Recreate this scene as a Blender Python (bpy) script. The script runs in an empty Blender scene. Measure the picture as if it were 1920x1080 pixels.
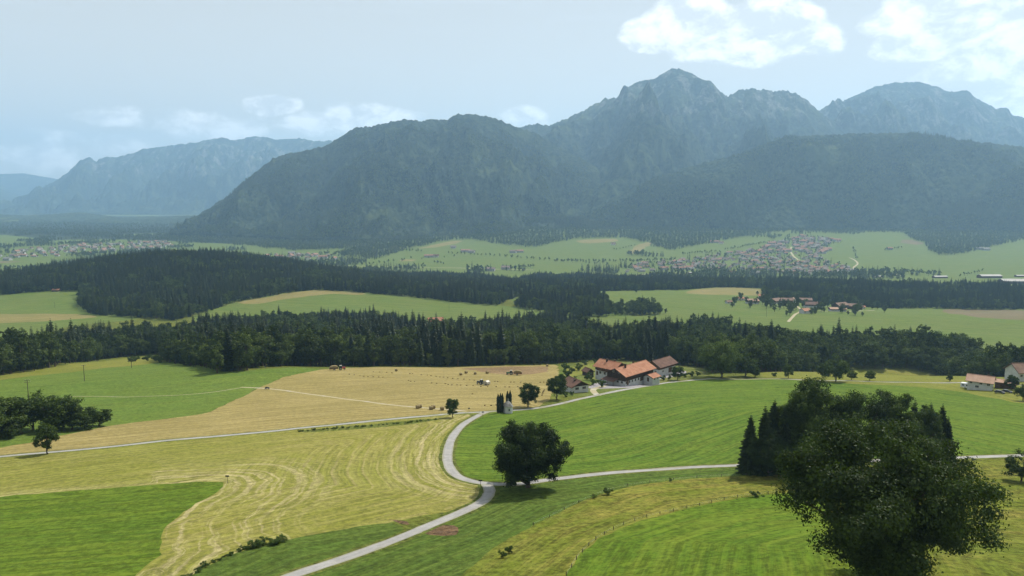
import bpy, math, random
import numpy as np
from mathutils import Vector, geometry

R = math.radians
rng = np.random.default_rng(7)
random.seed(7)
scene = bpy.context.scene
col = scene.collection

# ------------------------------------------------------------------ camera, world, sun, exposure
F, CX, CY, PITCH = 1371.0, 960.0, 540.0, math.atan(170.0 / 1371.0)
cam_d = bpy.data.cameras.new('camera')
cam_d.sensor_width = 36.0
cam_d.lens = 36.0 * F / 1920.0
cam_d.clip_start = 1.0
cam_d.clip_end = 80000.0
cam = bpy.data.objects.new('camera', cam_d)
col.objects.link(cam)
cam.location = (0, 0, 0)
cam.rotation_euler = (math.pi / 2 - PITCH, 0, 0)
scene.camera = cam

SUN_AZ, SUN_EL = R(41.0), R(50.0)          # azimuth measured from +Y (view direction) towards +X
sun_dir = Vector((math.sin(SUN_AZ) * math.cos(SUN_EL), math.cos(SUN_AZ) * math.cos(SUN_EL), math.sin(SUN_EL)))
sun_d = bpy.data.lights.new('sun', 'SUN')
sun_d.energy = 5.0
sun_d.angle = R(0.53)
sun_d.color = (1.0, 0.95, 0.86)
sun = bpy.data.objects.new('sun', sun_d)
col.objects.link(sun)
sun.rotation_euler = (-sun_dir).to_track_quat('-Z', 'Y').to_euler()

scene.view_settings.view_transform = 'Standard'
scene.view_settings.look = 'None'
scene.view_settings.gamma = 1.0
scene.view_settings.exposure = 0.3
scene.view_settings.use_curve_mapping = False
scene.render.engine = 'CYCLES'
cy = scene.cycles
cy.use_denoising = True
try:
    cy.denoiser = 'OPENIMAGEDENOISE'
    cy.denoising_input_passes = 'RGB_ALBEDO_NORMAL'
    cy.denoising_prefilter = 'ACCURATE'
except Exception:
    pass
cy.max_bounces = 6
cy.diffuse_bounces = 2
cy.glossy_bounces = 1
cy.transmission_bounces = 2
cy.transparent_max_bounces = 4
cy.volume_bounces = 2
cy.caustics_reflective = False
cy.caustics_refractive = False
cy.use_adaptive_sampling = True
cy.adaptive_threshold = 0.02


# ------------------------------------------------------------------ node helpers
class NT:
    def __init__(self, tree):
        self.t = tree
        self.n = tree.nodes
        self.l = tree.links

    def node(self, kind, **kw):
        nd = self.n.new(kind)
        for k, v in kw.items():
            setattr(nd, k, v)
        return nd

    def link(self, a, b):
        self.l.new(a, b)

    def put(self, sock, v):
        if hasattr(v, 'is_output') or isinstance(v, bpy.types.NodeSocket):
            self.l.new(v, sock)
        elif v is not None:
            if isinstance(v, (tuple, list)) and len(v) == 3 and sock.type == 'RGBA':
                v = (*v, 1.0)
            sock.default_value = v

    def math(self, op, a, b=None, c=None, clamp=False):
        nd = self.node('ShaderNodeMath', operation=op, use_clamp=clamp)
        self.put(nd.inputs[0], a)
        if b is not None:
            self.put(nd.inputs[1], b)
        if c is not None:
            self.put(nd.inputs[2], c)
        return nd.outputs[0]

    def vmath(self, op, a, b=None, out=0):
        nd = self.node('ShaderNodeVectorMath', operation=op)
        self.put(nd.inputs[0], a)
        if b is not None:
            if op == 'SCALE':
                self.put(nd.inputs['Scale'], b)
            else:
                self.put(nd.inputs[1], b)
        return nd.outputs[out]

    def noise(self, vec, scale, detail=3, rough=0.5, dist=0.0, dims='3D'):
        nd = self.node('ShaderNodeTexNoise', noise_dimensions=dims)
        if vec is not None:
            self.put(nd.inputs['Vector'], vec)
        nd.inputs['Scale'].default_value = scale
        nd.inputs['Detail'].default_value = detail
        nd.inputs['Roughness'].default_value = rough
        nd.inputs['Distortion'].default_value = dist
        return nd.outputs['Fac']

    def mix(self, fac, a, b, blend='MIX'):
        nd = self.node('ShaderNodeMix', data_type='RGBA', blend_type=blend)
        self.put(nd.inputs[0], fac)
        self.put(nd.inputs[6], a)
        self.put(nd.inputs[7], b)
        return nd.outputs[2]

    def ramp(self, v, lo, hi, a=0.0, b=1.0, smooth=True):
        nd = self.node('ShaderNodeMapRange', interpolation_type='SMOOTHSTEP' if smooth else 'LINEAR')
        self.put(nd.inputs['Value'], v)
        nd.inputs['From Min'].default_value = lo
        nd.inputs['From Max'].default_value = hi
        nd.inputs['To Min'].default_value = a
        nd.inputs['To Max'].default_value = b
        return nd.outputs[0]

    def combine(self, x, y, z):
        nd = self.node('ShaderNodeCombineXYZ')
        for i, v in enumerate((x, y, z)):
            self.put(nd.inputs[i], v)
        return nd.outputs[0]

    def sep(self, v):
        nd = self.node('ShaderNodeSeparateXYZ')
        self.put(nd.inputs[0], v)
        return nd.outputs

    def attr(self, name):
        nd = self.node('ShaderNodeAttribute')
        nd.attribute_name = name
        return nd.outputs['Fac']

    def pos(self):
        return self.node('ShaderNodeNewGeometry').outputs['Position']


def new_mat(name):
    m = bpy.data.materials.new(name)
    m.use_nodes = True
    m.node_tree.nodes.clear()
    t = NT(m.node_tree)
    out = t.node('ShaderNodeOutputMaterial')
    return m, t, out


def principled(t, out, color, rough=0.9, spec=0.2, bump=None, bump_dist=0.05, bump_str=0.5):
    p = t.node('ShaderNodeBsdfPrincipled')
    t.put(p.inputs['Base Color'], color)
    t.put(p.inputs['Roughness'], rough)
    p.inputs['Specular IOR Level'].default_value = spec
    if bump is not None:
        b = t.node('ShaderNodeBump')
        b.inputs['Strength'].default_value = bump_str
        b.inputs['Distance'].default_value = bump_dist
        t.put(b.inputs['Height'], bump)
        t.link(b.outputs[0], p.inputs['Normal'])
    t.link(p.outputs[0], out.inputs['Surface'])
    return p


def plain_mat(name, c, rough=0.8, spec=0.2, var=0.25, scale=1.5, metallic=0.0):
    """a colour with some noise wear over it"""
    m, t, out = new_mat(name)
    tc = t.node('ShaderNodeTexCoord').outputs['Object']
    n = t.noise(tc, scale, 5, 0.6)
    f = t.ramp(n, 0.3, 0.7, 1.0 - var, 1.0 + var * 0.5)
    cc = t.mix(1.0, (c[0], c[1], c[2], 1), t.combine(f, f, f), 'MULTIPLY')
    p = principled(t, out, cc, rough, spec)
    p.inputs['Metallic'].default_value = metallic
    return m


# ------------------------------------------------------------------ sky: Nishita plus clouds of the summer sky
def build_world():
    w = bpy.data.worlds.new('World')
    scene.world = w
    w.use_nodes = True
    w.node_tree.nodes.clear()
    t = NT(w.node_tree)
    out = t.node('ShaderNodeOutputWorld')
    bg = t.node('ShaderNodeBackground')
    sky = t.node('ShaderNodeTexSky', sky_type='NISHITA')
    sky.sun_disc = False
    sky.sun_elevation = SUN_EL
    sky.sun_rotation = SUN_AZ
    sky.altitude = 600
    sky.air_density = 1.0
    sky.dust_density = 3.0
    sky.ozone_density = 1.0
    d = t.vmath('NORMALIZE', t.node('ShaderNodeTexCoord').outputs['Generated'])
    x, y, z = t.sep(d)
    az = t.math('ARCTAN2', x, y)
    el = t.math('ARCSINE', z)
    q = t.combine(az, t.math('MULTIPLY', el, 1.55), 0.0)
    warp = t.node('ShaderNodeTexNoise')
    t.put(warp.inputs['Vector'], q)
    warp.inputs['Scale'].default_value = 14.0
    warp.inputs['Detail'].default_value = 3.0
    wv = t.vmath('SCALE', t.vmath('SUBTRACT', warp.outputs['Color'], (0.5, 0.5, 0.5)), 0.035)
    qa = t.vmath('ADD', q, wv)
    qb = t.vmath('ADD', qa, (0.012, 0.020, 0.0))       # the same field a little towards the sun
    def px(px_, py_):
        dx, dy = (px_ - CX) / F, -(py_ - CY) / F
        v = Vector((dx, math.cos(PITCH) + dy * math.sin(PITCH), -math.sin(PITCH) + dy * math.cos(PITCH))).normalized()
        return math.atan2(v.x, v.y), math.asin(v.z)
    # cumulus heaps: image centre, half width, half height, weight
    heaps = [(1285, 38, 62, 40, 1.0), (1222, 62, 46, 26, .9), (1335, 72, 70, 34, 1.0), (1440, 62, 85, 44, 1.0), (1520, 74, 48, 30, .8), (1400, 98, 70, 22, .8),
             (1800, 30, 110, 42, 1.0), (1900, 55, 110, 62, 1.0), (1720, 92, 70, 22, .85), (1850, 135, 110, 30, .75), (1910, 200, 80, 34, .8),
             (507, 197, 44, 17, 1.0), (680, 220, 95, 24, .8), (590, 236, 50, 18, .6), (985, 222, 45, 20, .62),
             (400, 232, 130, 22, .5), (225, 222, 60, 16, .5), (110, 290, 120, 30, .38), (2350, 110, 260, 90, .9), (-800, 200, 220, 60, .7)]
    s = t.sep(qa)
    tot, hgt = None, None
    for (cx_, cy_, hw, hh, wt) in heaps:
        a0, e0 = px(cx_, cy_)
        vv = t.vmath('MULTIPLY', t.vmath('SUBTRACT', qa, (a0, e0 * 1.55, 0.0)), (F / hw, F / hh / 1.55, 0.0))
        r2 = t.vmath('DOT_PRODUCT', vv, vv, out=1)
        g = t.math('SUBTRACT', wt, t.math('MULTIPLY', r2, 0.55 * wt))
        tot = g if tot is None else t.math('MAXIMUM', tot, g)
    n = t.noise(qa, 15.0, 8, 0.60)
    n2 = t.noise(qb, 15.0, 5, 0.60)
    da = t.math('ADD', t.math('MAXIMUM', tot, -0.6), t.math('MULTIPLY', t.math('SUBTRACT', n, 0.5), 1.6))
    # loose cumulus elsewhere round the horizon, outside the stretch of sky described above
    nb = t.noise(qa, 5.0, 4, 0.6)
    gen = t.math('MULTIPLY', t.ramp(nb, 0.58, 0.75), t.ramp(s[1], 0.25, 0.5))
    away = t.ramp(t.math('ABSOLUTE', az), 0.75, 0.95)
    da = t.math('MAXIMUM', da, t.math('MULTIPLY', t.math('MULTIPLY', gen, away), 0.9))
    cover = t.ramp(da, 0.10, 0.55, 0.0, 0.96)
    lit = t.ramp(t.math('ADD', t.math('SUBTRACT', n, n2), t.math('MULTIPLY', da, -0.10)), -0.19, 0.05, 0.0, 1.0)
    # thin high veils drawn out sideways
    veil = t.noise(t.combine(t.math('MULTIPLY', az, 2.0), t.math('MULTIPLY', el, 26.0), 3.0), 2.2, 4, 0.55, 0.6)
    veil = t.math('MULTIPLY', t.ramp(veil, 0.52, 0.78), 0.30)
    veil = t.math('MULTIPLY', veil, t.ramp(el, 0.02, 0.10))
    ccol = t.mix(lit, (8.5, 8.75, 8.8, 1), (13.6, 13.5, 13.2, 1))
    base = sky.outputs[0]
    pale = t.mix(t.ramp(el, 0.0, 0.42), (9.0, 8.95, 8.3, 1), (6.9, 7.0, 6.7, 1))
    base = t.mix(0.86, base, pale)
    base = t.mix(veil, base, (7.8, 8.1, 8.2, 1))
    c = t.mix(t.math('MULTIPLY', cover, t.ramp(z, -0.02, 0.0)), base, ccol)
    t.link(c, bg.inputs['Color'])
    bg.inputs['Strength'].default_value = 0.082
    t.link(bg.outputs[0], out.inputs['Surface'])
    w.cycles.sampling_method = 'MANUAL'
    w.cycles.sample_map_resolution = 1024


build_world()


# ------------------------------------------------------------------ mesh helpers
def mesh_np(name, V, quads=None, tris=None, mats=(), qmat=None, tmat=None, attrs=None, smooth=False):
    """mesh from numpy arrays; attrs: name -> per vertex float array"""
    me = bpy.data.meshes.new(name)
    V = np.asarray(V, dtype=np.float32)
    nq = 0 if quads is None else len(quads)
    nt = 0 if tris is None else len(tris)
    idx, starts, tot, mi = [], [], [], []
    if nq:
        q = np.asarray(quads, dtype=np.int32)
        idx.append(q.ravel())
        tot.append(np.full(nq, 4, np.int32))
        mi.append(np.zeros(nq, np.int32) if qmat is None else np.broadcast_to(np.asarray(qmat, np.int32), (nq,)))
    if nt:
        q = np.asarray(tris, dtype=np.int32)
        idx.append(q.ravel())
        tot.append(np.full(nt, 3, np.int32))
        mi.append(np.zeros(nt, np.int32) if tmat is None else np.broadcast_to(np.asarray(tmat, np.int32), (nt,)))
    idx = np.concatenate(idx)
    tot = np.concatenate(tot)
    starts = np.concatenate(([0], np.cumsum(tot)[:-1])).astype(np.int32)
    me.vertices.add(len(V))
    me.vertices.foreach_set('co', V.ravel())
    me.loops.add(len(idx))
    me.loops.foreach_set('vertex_index', idx)
    me.polygons.add(len(tot))
    me.polygons.foreach_set('loop_start', starts)
    try:
        me.polygons.foreach_set('loop_total', tot)
    except Exception:
        pass
    for m in mats:
        me.materials.append(m)
    me.polygons.foreach_set('material_index', np.concatenate(mi).astype(np.int32))
    me.polygons.foreach_set('use_smooth', np.full(len(tot), smooth))
    me.update(calc_edges=True)
    if attrs:
        for k, a in attrs.items():
            at = me.attributes.new(k, 'FLOAT', 'POINT')
            at.data.foreach_set('value', np.asarray(a, np.float32))
    return me


def link(name, me, parent=None, loc=None, rz=0.0):
    o = bpy.data.objects.new(name, me)
    col.objects.link(o)
    if parent is not None:
        o.parent = parent
    if loc is not None:
        o.location = loc
    if rz:
        o.rotation_euler = (0, 0, rz)
    return o


def tag(o, label=None, cat=None, group=None, kind=None):
    if label:
        o['label'] = label
    if cat:
        o['category'] = cat
    if group:
        o['group'] = group
    if kind:
        o['kind'] = kind
    return o


def empty(name, loc=(0, 0, 0), rz=0.0, label=None, cat=None, group=None):
    o = bpy.data.objects.new(name, None)
    col.objects.link(o)
    o.empty_display_size = 0.5
    o.location = loc
    o.rotation_euler = (0, 0, rz)
    tag(o, label, cat, group)
    return o


class MB:
    """collects simple solids into one mesh"""
    def __init__(self):
        self.v, self.f, self.m = [], [], []

    def add(self, vs, fs, mi=0):
        b = len(self.v)
        self.v += [tuple(p) for p in vs]
        for f in fs:
            self.f.append([b + i for i in f])
            self.m.append(mi)
        return self

    def box(self, x0, x1, y0, y1, z0, z1, mi=0):
        vs = [(x, y, z) for z in (z0, z1) for y in (y0, y1) for x in (x0, x1)]
        return self.add(vs, [(0, 2, 3, 1), (4, 5, 7, 6), (0, 1, 5, 4), (2, 6, 7, 3), (0, 4, 6, 2), (1, 3, 7, 5)], mi)

    def prism(self, prof, axis, a, b, mi=0):
        """profile (list of 2D points, counter-clockwise) swept along 'x' or 'y' or 'z' from a to b"""
        n = len(prof)
        def p3(p, s):
            return {'x': (s, p[0], p[1]), 'y': (p[0], s, p[1]), 'z': (p[0], p[1], s)}[axis]
        vs = [p3(p, a) for p in prof] + [p3(p, b) for p in prof]
        fs = [[i, (i + 1) % n, n + (i + 1) % n, n + i] for i in range(n)]
        fs += [list(range(n))[::-1], list(range(n, 2 * n))]
        return self.add(vs, fs, mi)

    def tube(self, pts, radii, sides=6, mi=0, cap=True):
        pts = [Vector(p) for p in pts]
        rings = []
        for i, p in enumerate(pts):
            d = (pts[min(i + 1, len(pts) - 1)] - pts[max(i - 1, 0)])
            d = d.normalized() if d.length > 1e-9 else Vector((0, 0, 1))
            a = d.orthogonal().normalized()
            b = d.cross(a)
            rings.append([p + (a * math.cos(2 * math.pi * k / sides) + b * math.sin(2 * math.pi * k / sides)) * radii[i] for k in range(sides)])
        vs = [q for r in rings for q in r]
        fs = []
        for i in range(len(pts) - 1):
            for k in range(sides):
                k2 = (k + 1) % sides
                fs.append([i * sides + k, i * sides + k2, (i + 1) * sides + k2, (i + 1) * sides + k])
        if cap:
            fs.append(list(range(sides))[::-1])
            fs.append([(len(pts) - 1) * sides + k for k in range(sides)])
        return self.add(vs, fs, mi)

    def mesh(self, name, mats, smooth=False):
        me = bpy.data.meshes.new(name)
        me.from_pydata(self.v, [], self.f)
        for m in (mats if isinstance(mats, (list, tuple)) else [mats]):
            me.materials.append(m)
        me.polygons.foreach_set('material_index', np.array(self.m, np.int32))
        me.polygons.foreach_set('use_smooth', np.full(len(self.f), smooth))
        me.update()
        return me

    def build(self, name, mats, parent=None, loc=None, rz=0.0, smooth=False):
        return link(name, self.mesh(name, mats, smooth), parent, loc, rz)


# ------------------------------------------------------------------ noise in numpy
_perm = np.random.default_rng(3).permutation(1 << 12).astype(np.int64)
_gr = np.random.default_rng(4).uniform(0, 2 * math.pi, 1 << 12)


def _h(ix, iy):
    return _perm[(_perm[ix & 4095] + iy) & 4095]


def perlin(x, y):
    x = np.asarray(x, float)
    y = np.asarray(y, float)
    ix, iy = np.floor(x).astype(np.int64), np.floor(y).astype(np.int64)
    fx, fy = x - ix, y - iy
    u, v = fx ** 3 * (fx * (fx * 6 - 15) + 10), fy ** 3 * (fy * (fy * 6 - 15) + 10)
    def g(a, b):
        an = _gr[_h(ix + a, iy + b)]
        return np.cos(an) * (fx - a) + np.sin(an) * (fy - b)
    return ((g(0, 0) * (1 - u) + g(1, 0) * u) * (1 - v) + (g(0, 1) * (1 - u) + g(1, 1) * u) * v) * 1.5


def fbm(x, y, oct=4, gain=0.5, lac=2.03):
    s, a = 0.0, 1.0
    for i in range(oct):
        s = s + a * perlin(x + 17.3 * i, y - 9.1 * i)
        x, y, a = x * lac, y * lac, a * gain
    return s


def ridged(x, y, oct=4, gain=0.5, lac=2.07):
    s, a = 0.0, 1.0
    for i in range(oct):
        s = s + a * (1.0 - 2.0 * np.abs(perlin(x + 31.7 * i, y + 5.3 * i)))
        x, y, a = x * lac, y * lac, a * gain
    return s


# ------------------------------------------------------------------ the lie of the land
_PY = np.array([-400, 0, 100, 275, 460, 600, 720, 850, 1050, 1300, 1500, 1800, 2100, 3000, 16000, 60000], float)
_PZ = np.array([12, -44, -58, -82.5, -108.5, -130, -147, -157, -163, -172, -188, -212, -222, -226, -240, -260], float)
_yy = np.arange(-400, 60001, 10.0)
_zz = np.interp(_yy, _PY, _PZ)
_k = np.hanning(15)
_k /= _k.sum()
_zz[8:3000] = np.convolve(_zz, _k, 'same')[8:3000]
BUMPS = [(-150, 405, 4.5, 75, 55), (360, 515, -19, 190, 62), (-470, 610, -11, 160, 90), (-690, 1560, 64, 330, 260), (-290, 1230, 8, 220, 150),
         (820, 1250, -24, 380, 190), (50, 80, 10.0, 45, 40), (-60, 175, 1.5, 45, 35), (150, 240, 2.0, 70, 60)]


def H(x, y):
    x = np.asarray(x, float)
    y = np.asarray(y, float)
    z = np.interp(y, _yy, _zz)
    for (bx, by, a, sx, sy) in BUMPS:
        z = z + a * np.exp(-((x - bx) / sx) ** 2 - ((y - by) / sy) ** 2)
    s = np.clip((y - 2500) / 1900, 0, 1)
    pxx = x / np.maximum(y, 50)
    side = np.clip((pxx + 0.30) / 0.25, 0, 1)
    z = z + 62 * s * s * (3 - 2 * s) * side * side * (3 - 2 * side)
    amp = np.clip(y / 260, 0.25, 1.6)
    z = z + 0.55 * amp * fbm(x / 75 + 3.1, y / 75, 3)
    return z


def ray(px, py):
    dx, dy = (np.asarray(px, float) - CX) / F, -(np.asarray(py, float) - CY) / F
    return dx, math.cos(PITCH) + dy * math.sin(PITCH), -math.sin(PITCH) + dy * math.cos(PITCH)


_T = np.geomspace(30, 26000, 1500)


def G(px, py, h=0.0, maxy=26000):
    """ground point under a picture point; h: the point of something h tall that shows there"""
    dx, dyy, dz = ray(px, py)
    xs, zs = dx / dyy * _T, dz / dyy * _T
    gap = zs - (H(xs, _T) + h)
    hit = np.nonzero(gap <= 0)[0]
    if len(hit) == 0 or hit[0] == 0:
        i = int(np.argmin(np.where(_T < maxy, gap, 1e9)))
        y = _T[i]
    else:
        i = hit[0]
        g0, g1 = gap[i - 1], gap[i]
        y = _T[i - 1] + (_T[i] - _T[i - 1]) * g0 / (g0 - g1)
    y = min(y, maxy)
    x = dx / dyy * y
    return Vector((float(x), float(y), float(H(x, y))))


def at_depth(px, py, y):
    dx, dyy, dz = ray(px, py)
    return Vector((float(dx / dyy * y), float(y), float(dz / dyy * y)))


def to_px(x, y, z):
    d = y * math.cos(PITCH) - z * math.sin(PITCH)
    u = y * math.sin(PITCH) + z * math.cos(PITCH)
    return CX + F * x / d, CY - F * u / d


def resample(pts, step):
    pts = np.asarray(pts, float)
    seg = np.hypot(*(pts[1:] - pts[:-1]).T)
    s = np.concatenate(([0], np.cumsum(seg)))
    n = max(2, int(s[-1] / step) + 1)
    q = np.linspace(0, s[-1], n)
    return np.stack([np.interp(q, s, pts[:, 0]), np.interp(q, s, pts[:, 1])], 1)


def smooth_line(pts, n=12):
    """Catmull-Rom through 2D points"""
    p = np.asarray(pts, float)
    p = np.vstack([2 * p[0] - p[1], p, 2 * p[-1] - p[-2]])
    out = []
    for i in range(1, len(p) - 2):
        for t in np.linspace(0, 1, n, endpoint=False):
            a, b, c, d = p[i - 1], p[i], p[i + 1], p[i + 2]
            out.append(0.5 * (2 * b + (c - a) * t + (2 * a - 5 * b + 4 * c - d) * t * t + (3 * b - a - 3 * c + d) * t ** 3))
    out.append(p[-2])
    return np.array(out)


def pip(poly, x, y):
    """points in polygon"""
    x = np.asarray(x, float)
    y = np.asarray(y, float)
    poly = np.asarray(poly, float)
    ins = np.zeros(x.shape, bool)
    j = len(poly) - 1
    for i in range(len(poly)):
        xi, yi = poly[i]
        xj, yj = poly[j]
        if yi != yj:
            c = ((yi > y) != (yj > y)) & (x < (xj - xi) * (y - yi) / (yj - yi) + xi)
            ins ^= c
        j = i
    return ins


def dist_line(line, x, y):
    """distance to a polyline"""
    line = np.asarray(line, float)
    best = np.full(np.shape(x), 1e18)
    for a, b in zip(line[:-1], line[1:]):
        d = b - a
        L2 = float(d @ d) + 1e-12
        t = np.clip(((x - a[0]) * d[0] + (y - a[1]) * d[1]) / L2, 0, 1)
        q = (x - a[0] - t * d[0]) ** 2 + (y - a[1] - t * d[1]) ** 2
        best = np.minimum(best, q)
    return np.sqrt(best)


def gpoly(pts, h=0.0):
    return np.array([tuple(G(a, b, h))[:2] for a, b in pts])
# ------------------------------------------------------------------ ground materials
def ground_mat(name, c0, c1, c2=None, streak=0.5, freq=0.35, patch=0.35, grain=0.25, tracks=None, bump=0.12, line=None, soil=0.0):
    """grass or stubble: c0 the body, c1 the dry or pale tone of the mowing streaks, c2 broad patches.
    'sv' holds metres across the rows, so streaks follow the way the field was worked."""
    m, t, out = new_mat(name)
    def dull(c):
        if c[1] > c[0] * 1.02:
            return (c[0] * .84, c[1] * .68, c[2] * 1.05, 1)
        return (c[0] * .74, c[1] * .74, c[2] * .92, 1)
    c0, c1 = dull(c0), dull(c1)
    c2 = None if c2 is None else dull(c2)
    p = t.pos()
    sv = t.attr('sv')
    x, y, z = t.sep(p)
    st = t.noise(t.combine(t.math('MULTIPLY', sv, freq), t.math('MULTIPLY', x, 0.018), t.math('MULTIPLY', y, 0.018)), 1.0, 4, 0.62)
    st = t.ramp(st, 0.36, 0.66)
    big = t.ramp(t.noise(p, 0.022, 4, 0.55), 0.32, 0.68)
    mid = t.ramp(t.noise(p, 0.16, 5, 0.65), 0.30, 0.70)
    fine = t.noise(p, 0.75, 6, 0.80)
    hatch = t.noise(t.combine(t.math('MULTIPLY', sv, 1.1), t.math('MULTIPLY', x, 0.05), t.math('MULTIPLY', y, 0.05)), 1.0, 3, 0.7)
    f = t.math('MULTIPLY', st, streak)
    f = t.math('ADD', f, t.math('MULTIPLY', t.math('SUBTRACT', mid, 0.5), patch * 0.7), clamp=True)
    c = t.mix(f, c0, c1)
    if c2 is not None:
        c = t.mix(t.math('MULTIPLY', big, patch), c, c2)
    if line is not None:                       # wheel and swath lines: (colour, spacing, width, strength)
        lc, sp, wd, ls = line
        lc = dull(lc)
        ln = t.math('ABSOLUTE', t.math('SUBTRACT', t.math('FRACT', t.math('DIVIDE', t.math('ADD', sv, t.math('MULTIPLY', t.noise(p, 0.05, 2), 2.5)), sp)), 0.5))
        lm = t.ramp(ln, wd, wd * 0.3, 0.0, 1.0)
        lm = t.math('MULTIPLY', lm, t.math('MULTIPLY', t.ramp(t.noise(p, 0.035, 4, 0.6), 0.40, 0.62), ls))
        c = t.mix(lm, c, lc)
    if tracks is not None:                     # strong pale tracks close to an edge: attribute 'sw' is the distance from it
        tc, reach, sp, ts = tracks
        tc = dull(tc)
        sw = t.attr('sw')
        w = t.noise(p, 0.09, 3, 0.6)
        u = t.math('ADD', sw, t.math('MULTIPLY', w, 4.0))
        n1 = t.noise(t.combine(t.math('DIVIDE', u, sp), t.math('MULTIPLY', x, 0.02), t.math('MULTIPLY', y, 0.02)), 1.0, 4, 0.7)
        n1 = t.ramp(n1, 0.46, 0.62)
        fade = t.math('MULTIPLY', t.ramp(sw, reach, reach * 0.35, 0.0, 1.0), t.ramp(t.noise(p, 0.06, 3), 0.25, 0.5, 0.45, 1.0))
        c = t.mix(t.math('MULTIPLY', t.math('MULTIPLY', n1, fade), ts), c, tc)
    g = t.ramp(t.math('ADD', t.math('MULTIPLY', fine, 0.65), t.math('MULTIPLY', hatch, 0.35)), 0.36, 0.64, 1.0 - grain * 1.5, 1.0 + grain * 1.5)
    c = t.mix(1.0, c, t.combine(g, g, g), 'MULTIPLY')
    hgt = t.math('ADD', t.math('MULTIPLY', fine, 1.0), t.math('MULTIPLY', st, 0.6))
    principled(t, out, c, 1.0, 0.05, hgt, bump, 0.8)
    return m


GREEN = (0.088, 0.165, 0.014, 1)
M = {}
M['base'] = ground_mat('meadow_grass', (0.115, 0.165, 0.018, 1), (0.20, 0.19, 0.035, 1), (0.075, 0.125, 0.014, 1), .5, .25, .6, .35, bump=.25)
M['green_low'] = ground_mat('green_field_grass', (0.068, 0.150, 0.010, 1), (0.14, 0.215, 0.018, 1), (0.110, 0.185, 0.012, 1), .5, .5, .45, .30, line=((0.045, 0.100, 0.008, 1), 3.0, .2, .45))
M['green_right'] = ground_mat('right_field_grass', (0.072, 0.160, 0.012, 1), (0.150, 0.235, 0.022, 1), (0.105, 0.190, 0.014, 1), .55, .32, .45, .28, line=((0.045, 0.104, 0.008, 1), 5.0, .2, .6))
M['green_hill'] = ground_mat('hill_field_grass', (0.092, 0.182, 0.020, 1), (0.140, 0.225, 0.028, 1), (0.125, 0.205, 0.024, 1), .55, .3, .55, .30, line=((0.058, 0.115, 0.012, 1), 4.0, .16, .3))
M['mown'] = ground_mat('mown_field_grass', (0.195, 0.235, 0.030, 1), (0.36, 0.31, 0.088, 1), (0.165, 0.222, 0.026, 1), .55, .55, .5, .25,
                       line=((0.42, 0.34, 0.13, 1), 3.6, .12, .32), tracks=((0.56, 0.46, 0.22, 1), 24.0, 1.3, .46))
M['hay'] = ground_mat('hay_stubble', (0.295, 0.237, 0.070, 1), (0.40, 0.325, 0.110, 1), (0.245, 0.205, 0.056, 1), .8, .38, .45, .18,
                      line=((0.215, 0.165, 0.046, 1), 5.0, .16, .7))
M['ploughed'] = ground_mat('ploughed_strip', (0.23, 0.155, 0.065, 1), (0.36, 0.26, 0.11, 1), (0.17, 0.115, 0.05, 1), .7, .6, .6, .35)
M['strip'] = ground_mat('lower_strip_grass', (0.065, 0.138, 0.014, 1), (0.105, 0.17, 0.022, 1), (0.08, 0.13, 0.016, 1), .6, .5, .4, .32, line=((0.045, 0.10, 0.010, 1), 2.4, .2, .6), bump=.2)
M['dry'] = ground_mat('dry_meadow_grass', (0.130, 0.185, 0.016, 1), (0.250, 0.215, 0.040, 1), (0.090, 0.150, 0.012, 1), .70, .30, .8, .38, bump=.3)
M['bright'] = ground_mat('bright_meadow_grass', (0.080, 0.172, 0.010, 1), (0.150, 0.225, 0.018, 1), (0.120, 0.190, 0.012, 1), .5, .4, .6, .32, line=((0.050, 0.112, 0.008, 1), 3.0, .2, .3), bump=.25)
M['pale'] = ground_mat('pale_field_grass', (0.165, 0.220, 0.024, 1), (0.235, 0.255, 0.045, 1), (0.135, 0.195, 0.020, 1), .6, .4, .5, .2)
M['far_green'] = ground_mat('far_field_grass', (0.102, 0.188, 0.026, 1), (0.155, 0.228, 0.038, 1), (0.130, 0.195, 0.034, 1), .6, .10, .6, .15, line=((0.075, 0.14, 0.018, 1), 22.0, .2, .4))
M['far_tan'] = ground_mat('far_field_hay', (0.24, 0.21, 0.062, 1), (0.33, 0.26, 0.09, 1), (0.19, 0.19, 0.05, 1), .6, .10, .5, .15)
M['far_brown'] = ground_mat('far_field_soil', (0.19, 0.150, 0.072, 1), (0.24, 0.190, 0.09, 1), (0.15, 0.15, 0.05, 1), .6, .10, .5, .15)
M['forest'] = ground_mat('forest_floor', (0.030, 0.045, 0.012, 1), (0.05, 0.055, 0.018, 1), (0.02, 0.032, 0.010, 1), .5, .2, .5, .3)
M['canopy'] = ground_mat('far_wood_canopy', (0.030, 0.055, 0.022, 1), (0.070, 0.105, 0.035, 1), (0.022, 0.042, 0.018, 1), .6, .01, .6, .3)
M['soil'] = ground_mat('bare_soil', (0.15, 0.082, 0.045, 1), (0.24, 0.15, 0.085, 1), (0.11, 0.12, 0.02, 1), .7, .9, .35, .45, bump=.35)
M['verge'] = ground_mat('verge_grass', (0.10, 0.145, 0.018, 1), (0.21, 0.20, 0.05, 1), (0.065, 0.115, 0.012, 1), .6, .4, .6, .4, bump=.3)
M['yard'] = ground_mat('farm_yard_gravel', (0.36, 0.335, 0.285, 1), (0.45, 0.425, 0.37, 1), (0.27, 0.25, 0.20, 1), .5, .3, .5, .2)
M['garden'] = ground_mat('garden_lawn', (0.082, 0.160, 0.014, 1), (0.17, 0.20, 0.035, 1), (0.19, 0.175, 0.05, 1), .5, .3, .7, .3)


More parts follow.
